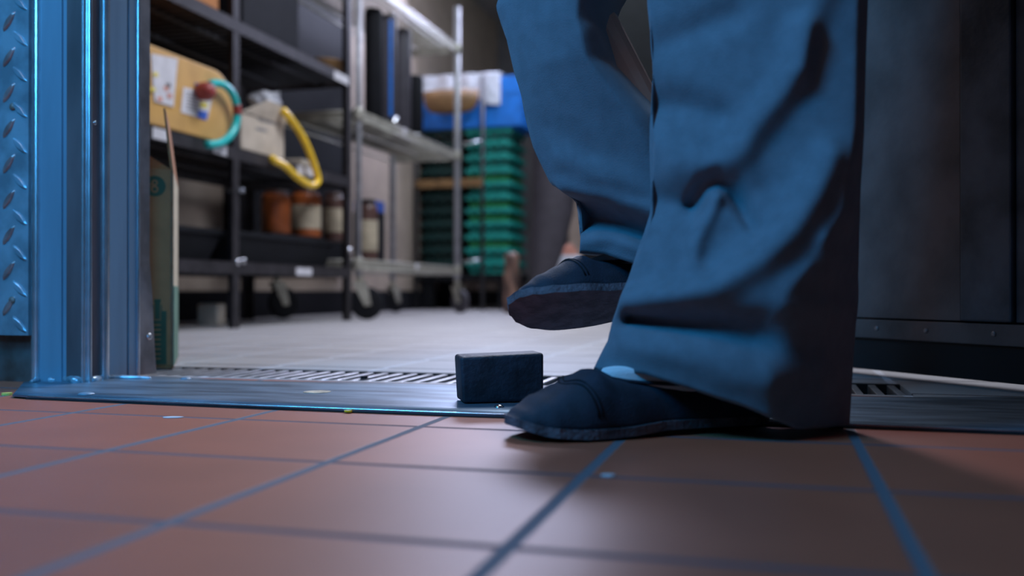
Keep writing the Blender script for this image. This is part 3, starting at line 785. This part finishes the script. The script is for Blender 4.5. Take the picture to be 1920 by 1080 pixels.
for z in (ZL1, ZL2, ZL3, 1.55):
    bm = NB(); p = ro
    box(bm, XS-p.x, XS+.003-p.x, YA0-p.y, YA1-p.y, z-.022, z+.022); box(bm, XS-.03-p.x, XS+.003-p.x, YA0-p.y, YA1-p.y, z+.020, z+.023)
    box(bm, XB-.003-p.x, XB-p.x, YA0-p.y, YA1-p.y, z-.022, z+.022)
    box(bm, XB-p.x, XS-p.x, YA0-p.y, YA0+.003-p.y, z-.022, z+.022); box(bm, XB-p.x, XS-p.x, YA1-.003-p.y, YA1-p.y, z-.022, z+.022)
    obj('shelf_rail', bm, 'black_angle', rack)
    bm = NB()
    k = YA0+.05
    while k < YA1-.03:
        box(bm, XB-p.x, XS-.03-p.x, k-p.y, k+.012-p.y, z+.004, z+.016); k += .05
    box(bm, XB+.15-p.x, XB+.17-p.x, YA0-p.y, YA1-p.y, z-.006, z+.004); box(bm, XS-.17-p.x, XS-.15-p.x, YA0-p.y, YA1-p.y, z-.006, z+.004)
    o = obj('shelf_slats', bm, 'black', rack)
# bright collar on the post and rail tags
bm = NB(); box(bm, -.045, .012, -.01, .02, ZZ(361, XS, YP1), ZZ(353, XS, YP1)); obj('post_clip', bm, 'bead_steel', rack, bevel=.003)
def rail_tag(px0, px1, z, h, m):
    y0, y1 = RY(px0, XS), RY(px1, XS); bm = NB(); p = ro
    box(bm, XS+.003-p.x, XS+.0045-p.x, y0-p.y, y1-p.y, z-h/2, z+h/2); return obj('rail_tag', bm, m, rack)
rail_tag(554, 583, ZL1-.004, .03, 'paper'); rail_tag(556, 585, ZL2+.0, .036, 'paper'); rail_tag(398, 423, ZL2+.0, .034, 'paper'); rail_tag(284, 312, ZL2+.0, .034, 'paper'); rail_tag(625, 652, ZL3-.004, .036, 'paper')
bm = NB()
for px, pz_ in ((444, ZL1+.02), (455, ZL1+.026)):
    bm = NB(); y = RY(px, XS); lathe(bm, [(.012,0),(.012,.006),(.005,.009)], n=12, mtx=Matrix.Translation((.002, y-ro.y, pz_)) @ Matrix.Rotation(PI/2, 4, 'Y')); obj('bolt', bm, 'chrome', rack)
y = RY(657, XS)-.02
bm = NB(); lathe(bm, [(.014,0),(.014,.006),(.004,.012)], n=14, mtx=Matrix.Translation((.003, y-ro.y, ZZ(469, XS, y))) @ Matrix.Rotation(PI/2, 4, 'Y')); q = obj('bolt', bm, 'chrome', rack); q['label'] = 'bright round bolt on the right post'

def thing_box(name, lab, cat, x0, x1, y0, y1, z0, z1, m, bev=.004, group=None, rz=0):
    o = NB(); cx, cy = (x0+x1)/2, (y0+y1)/2; box(o, x0-cx, x1-cx, y0-cy, y1-cy, 0, z1-z0)
    q = obj(name, o, m, bevel=bev); q.location = (cx, cy, z0); q.rotation_euler.z = rz; tag(q, lab, cat, group); return q
ZS1, ZS2, ZS3 = ZL1+.0235, ZL2+.0235, ZL3+.0235
# black bins on the bottom shelf
yb0, yb1 = RY(300, XS-.06), RY(436, XS-.06)
def tub(name, lab, x0, x1, y0, y1, z0, h, m, cat='tub'):
    cx, cy = (x0+x1)/2, (y0+y1)/2; a, b = (x1-x0)/2, (y1-y0)/2
    bm = NB()
    def ring(s, z): return [bm.verts.new((sx*a*s, sy*b*s, z)) for sx, sy in ((-1,-1),(1,-1),(1,1),(-1,1))]
    R = [ring(.88,0), ring(.97,h-.02), ring(1,h-.02), ring(1,h), ring(.94,h), ring(.86,.008)]
    for p, q in zip(R, R[1:]):
        for k in range(4): bm.faces.new((p[k], p[(k+1)%4], q[(k+1)%4], q[k]))
    bm.faces.new(R[0][::-1]); bm.faces.new(R[-1])
    o = obj(name, bm, m, bevel=.004); o.location = (cx, cy, z0); tag(o, lab, cat); return o
tub('bus_tub', 'black plastic tub on the bottom shelf of the black rack, left of its near post', XB+.02, XS-.04, 1.9, YP1-.02, ZS1, ZZ(432, XS-.04, YP1)-ZS1, 'dark')
tub('bus_tub', 'black plastic tub on the bottom shelf of the black rack, under the sauce jars', XB+.12, XS-.05, YP1+.08, YA1-.06, ZS1, .115, 'dark')
# dark hanging mass at the rear of the middle bay: added backing panel, built with the left wall
bpy.context.view_layer.update()
def jar(name, lab, x, y, z, r, h, m, band=True, group=None, lidm='dark'):
    e = tag(empty(name, (x, y, z)), lab, 'jar', group)
    bm = NB(); lathe(bm, [(r*.95,0),(r,.01),(r,h*.84),(r*.92,h*.91),(r*.72,h*.93),(r*.72,h*.95)], n=28); obj('jar_body', bm, m, e, False)
    bm = NB(); lathe(bm, [(r*.78,h*.93),(r*.80,h),(r*.1,h+.001)], n=24); obj('lid', bm, lidm, e)
    if band:
        bm = NB(); lathe(bm, [(r+.0006,h*.18),(r+.0012,h*.19),(r+.0012,h*.66),(r+.0006,h*.67)], n=28); obj('jar_label', bm, 'cream_label', e)
    return e
zj = ZS1+.116
# platform board on the tub carrying the jars
YM = RY(560, XS-.08)
thing_box('tray', 'black tray lying across the tub, carrying the sauce jars', 'tray', XS-.26, XS-.055, RY(490, XS-.1), RY(612, XS-.05), ZS1+.116, ZS1+.124, 'dark', .001)
def jr(px, r, top, m, lab, band, X=XS-.14):
    y = RY(px, X); z0 = ZS1+.125; h = ZZ(top, X, y)-z0
    return jar('sauce_jar', lab, X, y, z0, r, h, m, band, lidm='brown_jar')
jr(517, .060, 358, 'orange_jar', 'orange jar without a label, leftmost on the black tray', False)
jr(573, .066, 356, 'orange_jar', 'jar with orange top and cream label, middle of the black tray', True)
jr(626, .050, 362, 'brown_jar', 'brown jar with cream label, rightmost on the black tray', True)

# tan carton with labels on the second shelf
XF = XS+.004
yA, yB = RY(262, XF), RY(437, XF)
tz0 = ZS2; tzl = .245
bm = NB()
# side outline rounded at far end, extruded in -x
out = []
Lc = yB-yA; rad = .115
out += [(0,0), (Lc-rad,0)] + [(Lc-rad+rad*math.sin(t*PI/2/8), rad-rad*math.cos(t*PI/2/8)) for t in range(1, 9)] + [(Lc-rad*1.0+rad*math.cos(t*PI/2/8), tzl-rad+rad*math.sin(t*PI/2/8)) for t in range(0, 9)] + [(0, tzl)]
lo = [bm.verts.new((0, y, z)) for y, z in out]; hi = [bm.verts.new((-.26, y, z)) for y, z in out]
bm.faces.new(lo); bm.faces.new(hi[::-1])
for i in range(len(out)): bm.faces.new((lo[i], lo[(i+1)%len(out)], hi[(i+1)%len(out)], hi[i]))
tc_ = obj('tan_carton', bm, 'tan', bevel=.006); tc_.location = (XF, yA, tz0)
tag(tc_, 'tan carton with rounded end and white label on the second shelf of the black rack', 'carton')
def patch(parent, name, m, q, e=.001):   # quad given by pixels on plane X=XF
    bm = NB(); vs = []
    for px, py in q:
        y = RY(px, XF+e); vs.append((XF+e, y, ZZ(py, XF+e, y)))
    a = [bm.verts.new(Vector(v)-parent.location) for v in vs]; b = [bm.verts.new(Vector(v)-parent.location-Vector((e*.9,0,0))) for v in vs]
    bm.faces.new(a); bm.faces.new(b[::-1])
    n = len(a)
    for i in range(n): bm.faces.new((a[i], a[(i+1)%n], b[(i+1)%n], b[i]))
    return obj(name, bm, m, parent)
lb = patch(tc_, 'shipping_label', 'paper', [(344,163),(400,176),(388,225),(339,210)], .0016)
patch(tc_, 'label_blue_block', 'blue_ink', [(373,206),(390,210),(387,225),(369,219)], .0026)
patch(tc_, 'label_blue_edge', 'blue_ink', [(366,155),(376,157),(376,163),(366,161)], .0026)
for k in range(6): patch(tc_, 'label_text_line', 'grey_ink', [(349,172+k*6),(371,177+k*6),(371,178.5+k*6),(349,173.5+k*6)], .0026)
patch(tc_, 'label_gold_block', 'yellow_ink', [(376,190),(390,193),(388,204),(374,200)], .0026)
# papers on the frame end
pw = patch(tc_, 'floral_paper', 'paper', [(283,100),(333,110),(325,200),(290,190),(287,160)], .004)
for i, (px, py, m_) in enumerate(((292,140,'yellow_ink'),(287,168,'yellow_ink'),(312,166,'pink_ink'),(300,186,'pink_ink'),(318,180,'pink_ink'),(316,160,'grey_ink'))):
    patch(tc_, 'printed_flower', m_, [(px-5,py-4),(px+3,py-5),(px+5,py+3),(px-3,py+4)], .0055)
# upper brown carton behind
thing_box('brown_carton', 'brown cardboard carton behind the tan carton on the black rack', 'carton', XB+.02, XS-.30, YA0+.3, YP1-.05, ZS2, ZS2+.36, 'card')
# teal hose
pts = []
for px, py in ((393,158),(404,156),(416,158),(428,166),(438,182),(444,203),(444,222),(439,242),(428,258),(413,268),(395,271),(388,270)):
    y = RY(px, XF+.03); pts.append(Vector((XF+.03, y, ZZ(py, XF+.03, y))))
hs = tag(empty('teal_hose', pts[-1]), 'teal hose bent in an arc round the rounded end of the tan carton', 'hose')
sp_ = spline(pts, 6); bm = NB(); tube(bm, [p-pts[-1] for p in sp_], .0135, 12); obj('hose', bm, 'teal', hs, True)
i0 = min(range(len(sp_)), key=lambda i: abs(sp_[i].z-ZZ(208, XF, pts[6].y))+ (0 if i > 20 else 1)); bm = NB(); tube(bm, [sp_[i]-pts[-1] for i in range(i0-3, i0+4)], .0150, 12); q = obj('tape_band', bm, 'red', hs, True); q['label'] = 'red tape band'
y = RY(384, XF+.03); bm = NB(); lathe(bm, [(.026,0),(.030,.012),(.030,.035),(.022,.050),(.010,.056)], n=18, mtx=Matrix.Translation(Vector((XF+.008, y, ZZ(172, XF, y)))-pts[-1]) @ Matrix.Rotation(PI/2, 4, 'Y')); q = obj('valve_knob', bm, 'red', hs); q['label'] = 'dark red knob at the top end of the hose'

# cream carton with print and yellow hose
yA, yB = RY(461, XS+.01), RY(541, XS+.01)
zt = ZZ(203, XS, yA); 
bm = NB(); box(bm, -.22, 0, 0, yB-yA, 0, zt-ZS2-.01)
cc = obj('cream_carton', bm, 'cream_card', bevel=.006); cc.location = (XS-.008, yA, ZS2); tag(cc, 'cream printed carton between the two hoses on the black rack', 'carton')
_XF = XF; XF = XS-.008
patch(cc, 'printed_text_line', 'grey_ink', [(480,238),(500,243),(500,248),(480,243)], .001)
patch(cc, 'printed_text_line', 'grey_ink', [(483,222),(515,231),(515,234),(483,225)], .001)
XF = _XF
bm = NB(); v = [bm.verts.new(p) for p in ((0,.0,zt-ZS2-.01),(0,yB-yA,zt-ZS2-.01),(.02,yB-yA-.01,zt-ZS2+.05),(.02,.16,zt-ZS2+.06))]; bm.faces.new(v); 
f = obj('raised_flap', bm, 'cream_card', cc); sm = f.modifiers.new('s', 'SOLIDIFY'); sm.thickness = .004
bm = NB(); bmesh.ops.create_icosphere(bm, subdivisions=4, radius=.06)
for vv in bm.verts: vv.co *= 1+.35*noise.noise(vv.co*25)+.2*noise.noise(vv.co*60); vv.co.z *= .7
fb = obj('crumpled_film', bm, 'cling', None, True); yy = RY(508, XS-.07); fb.location = (XS-.09, yy, zt+.085); tag(fb, 'crumpled clear film bundle on top of the cream carton', 'film')
pts = []
for px, py, dx in ((529,205,.02),(537,214,.03),(551,232,.03),(567,257,.035),(582,290,.04),(592,320,.04),(596,338,.04),(588,347,.04),(574,344,.04),(553,329,.035),(534,311,.03),(516,301,.025),(510,297,.025)):
    X_ = XS+dx; y = RY(px, X_); pts.append(Vector((X_, y, ZZ(py, X_, y))))
yo = NB(); tube(yo, [p-pts[0] for p in spline(pts, 7)], .0145, 12); yh = obj('yellow_hose', yo, 'yellow', None, True); yh.location = pts[0]
tag(yh, 'translucent yellow hose looping down in front of the black rack', 'hose')
# things above (third shelf) and middle light panel
thing_box('beige_case', 'flat beige case on the second shelf right of the cream carton', 'case', XB+.05, XS-.12, RY(566, XS-.12), YA1-.08, ZS2, ZS2+.06, 'cream_card')
bm = NB(); tub_ = None
y0 = RY(612, XS-.08)
bm = NB(); lathe(bm, [(.05,0),(.075,.02),(.085,.07),(.09,.075)], n=28); bo = obj('amber_bowl', bm, 'wood', None, True); bo.location = (XS-.135, RY(612, XS-.13), ZS3+.004); tag(bo, 'amber bowl on the third shelf of the black rack', 'bowl')
thing_box('dark_case', 'black case on the third shelf of the black rack beside the amber bowl', 'case', XB+.03, XS-.06, RY(455, XS-.06), RY(560, XS-.06), ZS3, ZS3+.30, 'dark')
thing_box('brown_carton', 'brown carton on the third shelf of the black rack above the tan carton', 'carton', XB+.03, XS-.05, YA0+.3, YP1-.05, ZS3, ZS3+.28, 'card')
# small pale block on floor
g = G(408, 611)
thing_box('pale_block', 'small pale block on the floor under the black rack', 'block', g.x-.09, g.x, g.y, g.y+.06, 0.0, .085, 'cream_card', .008)

# casters -------------------------------------------------------------------
def caster(parent, x, y, ztop, r, ang, wheelm='dark'):
    o = parent.location
    e = NB(); ca, sa = math.cos(ang), math.sin(ang); off = r*.45
    ctr = Vector((x+ca*off, y+sa*off, r))
    mt = Matrix.Translation(ctr-o) @ Matrix.Rotation(ang, 4, 'Z')
    wm = mt @ Matrix.Rotation(PI/2, 4, 'X')
    lathe(e, [(r*.2,-.016),(r*.86,-.016),(r*.98,-.012),(r,0),(r*.98,.012),(r*.86,.016),(r*.2,.016)], n=32, mtx=wm)
    wh = obj('caster_wheel', e, wheelm, parent)
    e = NB()
    for s in (-1, 1):
        y_ = s*.022
        vs = [(-off-.03, r*1.25), (-off+.035, r*1.25), (.022, -.008), (-.010, -.014)]
        a = [e.verts.new(mt @ Vector((p, y_-.002, q))) for p, q in vs]; b = [e.verts.new(mt @ Vector((p, y_+.002, q))) for p, q in vs]
        e.faces.new(a); e.faces.new(b[::-1])
        for i in range(4): e.faces.new((a[i], a[(i+1)%4], b[(i+1)%4], b[i]))
    box(e, -off-.03, -off+.035, -.024, .024, r*1.22, r*1.25+.004, 0, mt)
    lathe(e, [(.016,0),(.016,ztop-r-r*1.25+.0)], n=14, mtx=mt @ Matrix.Translation((-off, 0, r*1.25)))
    lathe(e, [(.010,-.028),(.010,.028)], n=10, mtx=wm)
    obj('caster_fork', e, 'cart', parent)

# wheeled wire cart ------------------------------------------------------------
XC = -1.86; XCB = -2.28
YC0, YC1 = RY(672, XC), RY(857, XC)
cart = tag(empty('wire_cart', (XC, YC0, 0)), 'wheeled ivory wire cart with two shelves, beyond the black rack', 'cart')
co = cart.location
for (x, y) in ((XC, YC0), (XC, YC1), (XCB, YC0), (XCB, YC1)):
    bm = NB(); tube(bm, [Vector((x,y,.20))-co, Vector((x,y,1.85))-co], .0145 if y == YC0 else .019, 16); obj('post', bm, 'zinc', cart)
for z in (.262, .955, 1.60):
    bm = NB()
    for dz in (-.028, .012):
        loop = [(XC,YC0),(XC,YC1),(XCB,YC1),(XCB,YC0),(XC,YC0)]
        for a, b in zip(loop, loop[1:]): tube(bm, [Vector((*a, z+dz))-co, Vector((*b, z+dz))-co], .006, 8)
    # truss wire between the rims, seen as a solid ribbon from afar
    for a, b in (((XC,YC0),(XC,YC1)), ((XC,YC1),(XCB,YC1)), ((XC,YC0),(XCB,YC0))):
        A_, B_ = Vector((*a, 0)), Vector((*b, 0)); n = int((B_-A_).length/.035)
        tube(bm, [A_.lerp(B_, k/n)+Vector((0,0,z+(.010 if k % 2 else -.026)))-co for k in range(n+1)], .0035, 6)
        box(bm, min(a[0],b[0])-.003-co.x, max(a[0],b[0])+.003-co.x, min(a[1],b[1])-.003-co.y, max(a[1],b[1])+.003-co.y, z-.030, z+.014)
    obj('shelf_rim', bm, 'cart', cart)
    bm = NB(); k = YC0+.025
    while k < YC1: tube(bm, [Vector((XCB,k,z+.014))-co, Vector((XC,k,z+.014))-co], .003, 6); k += .026
    for x in (XCB+.16, XCB+.33): tube(bm, [Vector((x,YC0,z+.008))-co, Vector((x,YC1,z+.008))-co], .005, 6)
    obj('shelf_wires', bm, 'cart', cart)
    for (x, y) in ((XC, YC0), (XC, YC1)):
        bm = NB(); lathe(bm, [(.024,z-.034),(.027,z-.03),(.022,z+.02),(.020,z+.024)], n=16, c=Vector((x,y,0))-co); obj('post_collar', bm, 'cart', cart)
bm = NB(); lathe(bm, [(.018,0),(.018,.004)], n=12, mtx=Matrix.Translation(Vector((XC+.004, RY(780, XC), .262))-co) @ Matrix.Rotation(PI/2, 4, 'Y')); obj('rim_badge', bm, 'paper', cart); bm = NB(); lathe(bm, [(.02,0),(.02,.004)], n=12, mtx=Matrix.Translation(Vector((XC+.004, RY(756, XC), .955))-co) @ Matrix.Rotation(PI/2, 4, 'Y')); obj('rim_badge', bm, 'paper', cart)
caster(cart, XC, YC0+.01, .235, .076, .40)
caster(cart, XC, YC1, .235, .070, -.55, 'bin')
caster(cart, XCB, YC0, .235, .076, 1.0)
caster(cart, XCB, YC1, .235, .070, 1.2)
# black tall stacked items on the cart's upper shelf
ZC = .975
def canister(px, X, r, h, lab, m='dark', strip=None):
    y = RY(px, X); e = tag(empty('tall_canister', (X, y, ZC)), lab, 'canister')
    bm = NB(); lathe(bm, [(r*.85,.03),(r,.04),(r,h-.02),(r*.9,h)], n=24); obj('canister_body', bm, m, e)
    bm = NB(); lathe(bm, [(r*.7,0),(r*.9,.012),(r*.6,.03)], n=20); obj('foot_ring', bm, 'chrome', e)
    if strip:
        bm = NB(); box(bm, r*.55, r*.80, -r*.85, -r*.60, .05, h-.03); o = obj('blue_strip', bm, strip, e)
    return e
canister(700, XC-.09, .045, .57, 'black tall canister on the cart, nearest the zinc post')
canister(726, XC-.07, .050, .57, 'tall canister with a blue stripe on the cart', 'bin', 'blue_crate')
canister(752, XC-.10, .055, .57, 'dark grey tall canister in the middle of the cart row', 'bin')
canister(778, XC-.06, .045, .34, 'short black canister at the right end of the cart row')
bm = NB(); lathe(bm, [(.022,0),(.024,.01),(.020,.04),(.008,.05)], n=16); o = obj('chrome_cap', bm, 'chrome'); o.location = (XC-.02, RY(739, XC-.02), ZC); tag(o, 'small chrome cap lying on the cart edge below the canisters', 'cap')
# low items inside cart bottom
jar('sauce_jar', 'jar with cream label on the bottom shelf of the wire cart', XC-.2, RY(690, XC-.2), .28, .05, .33, 'brown_jar')
thing_box('dark_carton', 'dark carton with a blue top band at the near end of the wire cart', 'carton', XC-.34, XC-.22, RY(700, XC-.22), RY(722, XC-.22), .28, .56, 'dark')
thing_box('blue_box', 'small blue box standing on the dark carton in the wire cart', 'box', XC-.34, XC-.22, RY(702, XC-.22), RY(721, XC-.22), .561, .62, 'blue_ink')

# far rack with wooden shelf and crates ----------------------------------------
YF = 6.35
XFp = RX(905, YF); XFl = XWL+.03
fr_ = tag(empty('crate_rack', (XFp, YF, 0)), 'dark rack with a brown wooden shelf in front of the green crates', 'rack')
bm = NB(); tube(bm, [Vector((0,0,0)), Vector((0,0,1.62))], .014, 12); obj('post', bm, 'black', fr_)
bm = NB(); box(bm, XFl-XFp, 0, -.02, .03, ZZ(350, XFp, YF), ZZ(334, XFp, YF)); obj('wooden_shelf', bm, 'wood', fr_, bevel=.006)
bm = NB(); tube(bm, [Vector((XFl-XFp,0,0)), Vector((XFl-XFp,0,1.62))], .014, 12); obj('post', bm, 'black', fr_)
for py in (492, 270):
    bm = NB(); tube(bm, [Vector((-.16,-.01,ZZ(py, XFp, YF))), Vector((-.01,-.01,ZZ(py-5, XFp, YF)))], .012, 10); obj('crossbar', bm, 'bead_steel', fr_)
# dolly
YK = 6.45
XK1 = RX(958, YK); 
zk = ZZ(513, XK1, YK)
dl = tag(empty('crate_dolly', (XK1, YK, 0)), 'black low stand under the stacks of green crates', 'stand')
bm = NB(); box(bm, -.69, .0, 0, .50, zk-.05, zk-.004); obj('deck', bm, 'dark', dl)
for x, y in ((-.06,.06),(-.63,.06),(-.06,.44),(-.63,.44)):
    bm = NB(); box(bm, x-.04, x+.04, y-.04, y+.04, 0, zk-.05); obj('leg', bm, 'dark', dl)
def crate(x1, y0, z, wx, wy, h, mats, lab, group=None, cat='crate'):
    """x1 right edge, y0 front edge; lattice walls with rim and grip slots"""
    e = tag(empty('plastic_crate', (x1, y0, z)), lab, cat, group)
    bm = NB(); t = .006
    box(bm, -wx+.02, -.02, .02, wy-.02, 0, .006)
    def wall(ax, a0, a1, fixed):
        n = max(4, int((a1-a0)/.075))
        for k in range(n+1):
            c = a0+(a1-a0)*k/n; lo_, hi_ = max(a0, c-.013), min(a1, c+.013)
            if ax == 'x': box(bm, lo_, hi_, fixed-t/2, fixed+t/2, 0, h*.8)
            else: box(bm, fixed-t/2, fixed+t/2, lo_, hi_, 0, h*.8)
        for zz0, zz1 in ((0, h*.28), (h*.62, h*.80)):
            if ax == 'x': box(bm, a0, a1, fixed-t/2, fixed+t/2, zz0, zz1)
            else: box(bm, fixed-t/2, fixed+t/2, a0, a1, zz0, zz1)
    wall('x', -wx+.02, -.02, .024); wall('x', -wx+.02, -.02, wy-.024); wall('y', .02, wy-.02, -.024); wall('y', .02, wy-.02, -wx+.024)
    obj('crate_body', bm, mats[0], e)
    bm = NB()
    box(bm, -wx, 0, -.004, .014, h*.62, h*.97); box(bm, -wx, 0, wy-.014, wy+.004, h*.62, h*.97)
    box(bm, -.014, .004, 0, wy, h*.62, h*.97); box(bm, -wx-.004, -wx+.014, 0, wy, h*.62, h*.97)
    obj('rim', bm, mats[1], e, bevel=.003)
    return e
ctop = ZZ(238, XK1, YK); ncr = 11; ch = (ctop-zk)/ncr
ords = ['bottom','second','third','fourth','fifth','sixth','seventh','eighth','ninth','tenth','top']
pat = ['green','green','green2','green','green2','green2','green','green2','green','green','green']
for k in range(ncr):
    nm = ords[k]+(' crate' if k in (0, ncr-1) else ' crate from the bottom')
    crate(XK1, YK, zk+k*ch, .33, .40, ch*.985, (pat[k], 'green'), 'bright green plastic crate, '+nm+', right stack by grey bin', 'green crates in the lit stack')
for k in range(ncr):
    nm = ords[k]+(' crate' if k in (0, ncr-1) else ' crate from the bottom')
    crate(XK1-.345, YK, zk+k*ch, .325, .40, ch*.985, ('green_shaded', 'green_shaded'), 'green plastic crate coloured as in shade, '+nm+', left stack', 'green crates with shade in their colour')
# blue crate on top with linen and a basket
zc = ctop+.002
bc = crate(RX(980, YK)-.0, YK-.03, zc, .74, .42, .36, ('blue_crate', 'blue_crate'), 'large blue plastic crate on top of the green stacks')
bx1 = RX(980, YK)
bm = NB(); box(bm, -.735, -.003, -.002, .004, .004, .30); box(bm, -.006, .004, 0, .42, .0, .30); obj('side_panel', bm, 'blue_crate', bc)
# linen hanging over the front
bm = NB(); n = 40; m_ = 24; gv = []
xl, xr = RX(790, YK-.06), RX(937, YK-.06)
for i in range(n+1):
    row = []
    x = xl+(xr-xl)*i/n; bot = ZZ(interp(x, [(RX(790,YK),176),(RX(900,YK),182),(RX(915,YK),196),(RX(937,YK),196)]), x, YK-.06)
    for j in range(m_+1):
        z = bot+(zc+.375-bot)*j/m_; row.append(bm.verts.new((x-xl, .012*math.sin(x*40)+.006*noise.noise(Vector((x*30,z*20,0))), z-zc)))
    x_ = row[-1].co; row.append(bm.verts.new((x_.x, .25, .385)))
    gv.append(row)
for i in range(n):
    for j in range(m_+1): bm.faces.new((gv[i][j], gv[i+1][j], gv[i+1][j+1], gv[i][j+1])).smooth = True
lo_ = obj('linen', bm, 'linen'); lo_.location = (xl, YK-.055, zc); s_ = lo_.modifiers.new('s', 'SOLIDIFY'); s_.thickness = .004
tag(lo_, 'white linen cloth draped over the front of the blue crate', 'cloth')
# brown basket hung in front
bm = NB(); r0, r1 = .17, .20; xb = RX(848, YK-.16)
for (a, b, z0, z1) in ((.75,.85,0,.03),(.88,.96,.03,.08),(.97,1.0,.08,.14)): pass
prof = [(.10,0),(.15,.012),(.18,.04),(.195,.08),(.20,.15),(.19,.15),(.18,.08),(.13,.02)]
rings = [[bm.verts.new((r*1.0*math.cos(2*PI*k/32), r*.38*math.sin(2*PI*k/32), z)) for k in range(32)] for r, z in prof]
for i in range(len(rings)-1):
    for k in range(32): bm.faces.new((rings[i][k], rings[i][(k+1)%32], rings[i+1][(k+1)%32], rings[i+1][k])).smooth = True
bm.faces.new(rings[0][::-1]); bm.faces.new(rings[-1])
bk = obj('brown_basket', bm, 'wood', None, True); bk.location = (xb, YK-.19, ZZ(212, xb, YK-.19)); tag(bk, 'orange-brown basket in front of the linen on the blue crate', 'basket')
bm = NB(); box(bm, -.62, .28, -.12, .0, -.012, -.001); obj('holder', bm, 'wood', bk)  if False else bm.free()

# grey bin right of crates -------------------------------------------------------
YBn = 4.6; xc = RX(1030, YBn)
dB = dep(xc, YBn)
def zpy(py): return H+(HOR-py)*dB/F
bm = NB(); prof = []
for py, hwpx in ((588,16),(560,18),(540,20),(510,24),(480,32),(440,38),(400,42),(300,47),(200,50),(100,52),(98,55),(80,55),(78,50)):
    prof.append((hwpx*dB/F*.92, max(zpy(py), 0)))
lathe(bm, prof, n=40); bn = obj('grey_bin', bm, 'bin', None, True); bn.location = (RX(1014, YBn), YBn, 0)
for vv in bn.data.vertices: vv.co.x += .075*min(1, max(0, (vv.co.z-.15)/.45))
tag(bn, 'dark grey tapered bin standing between the green crates and the person', 'bin')
# rust-streaked canister beside crates
g = G(968, 586); bm = NB(); dC = dep(g.x, g.y); s1 = dC/F
lathe(bm, [(15*s1,0),(16*s1,8*s1),(16*s1,70*s1),(12*s1,84*s1),(13*s1,90*s1),(14*s1,106*s1),(6*s1,112*s1)], n=24); q = obj('rusty_canister', bm, 'rusty', None, True); q.location = (g.x, g.y-.1, 0)
tag(q, 'rust-streaked canister standing in front of the green crates', 'canister')
# bag with orange and white
YB2 = 5.2; bx = RX(1068, YB2); dD = dep(bx, YB2); s2 = dD/F
sd_ = tag(empty('food_bag', (bx, YB2, 0)), 'orange and white food bag showing behind the lifted shoe', 'bag')
bm = NB(); hz = (588-455)*s2
def bagring(bm, z, a, b, n=20): return [bm.verts.new((a*math.cos(2*PI*k/n), b*math.sin(2*PI*k/n)*(1+.2*noise.noise(Vector((k,z*30,0)))), z)) for k in range(n)]
def bag(z0, z1, tabw, m, name):
    bm = NB(); R = []
    for k in range(9):
        z = z0+(z1-z0)*k/8; a = interp(z/hz, tabw)*s2; R.append(bagring(bm, z, a, a*.55))
    for p, q in zip(R, R[1:]):
        for k in range(20): bm.faces.new((p[k], p[(k+1)%20], q[(k+1)%20], q[k])).smooth = True
    bm.faces.new(R[0][::-1]); bm.faces.new(R[-1]); return obj(name, bm, m, sd_)
tw = [(0,40),(.5,36),(.8,22),(.95,10),(1,5)]
bag(0, hz*.57, tw, 'yellow_ink', 'yellow_base'); bag(hz*.57, hz*.84, tw, 'linen', 'white_body'); bag(hz*.84, hz, tw, 'pink_ink', 'orange_top')
# cream column behind
thing_box('cream_cabinet', 'tall cream cabinet at the back, a sliver showing beside the trousers', 'cabinet', RX(1066, 6.6), RX(1200, 6.6), 6.6, 7.1, 0, 1.9, 'cream_wall', .01)

thing_box('dark_gap_block', 'tall dark block at the back, added to darken the gap between the two trouser legs', 'cabinet', RX(1092, 5.6), RX(1330, 5.6), 5.6, 6.1, 0, 2.1, 'dark', .01)  # added only to make the gap between the legs dark
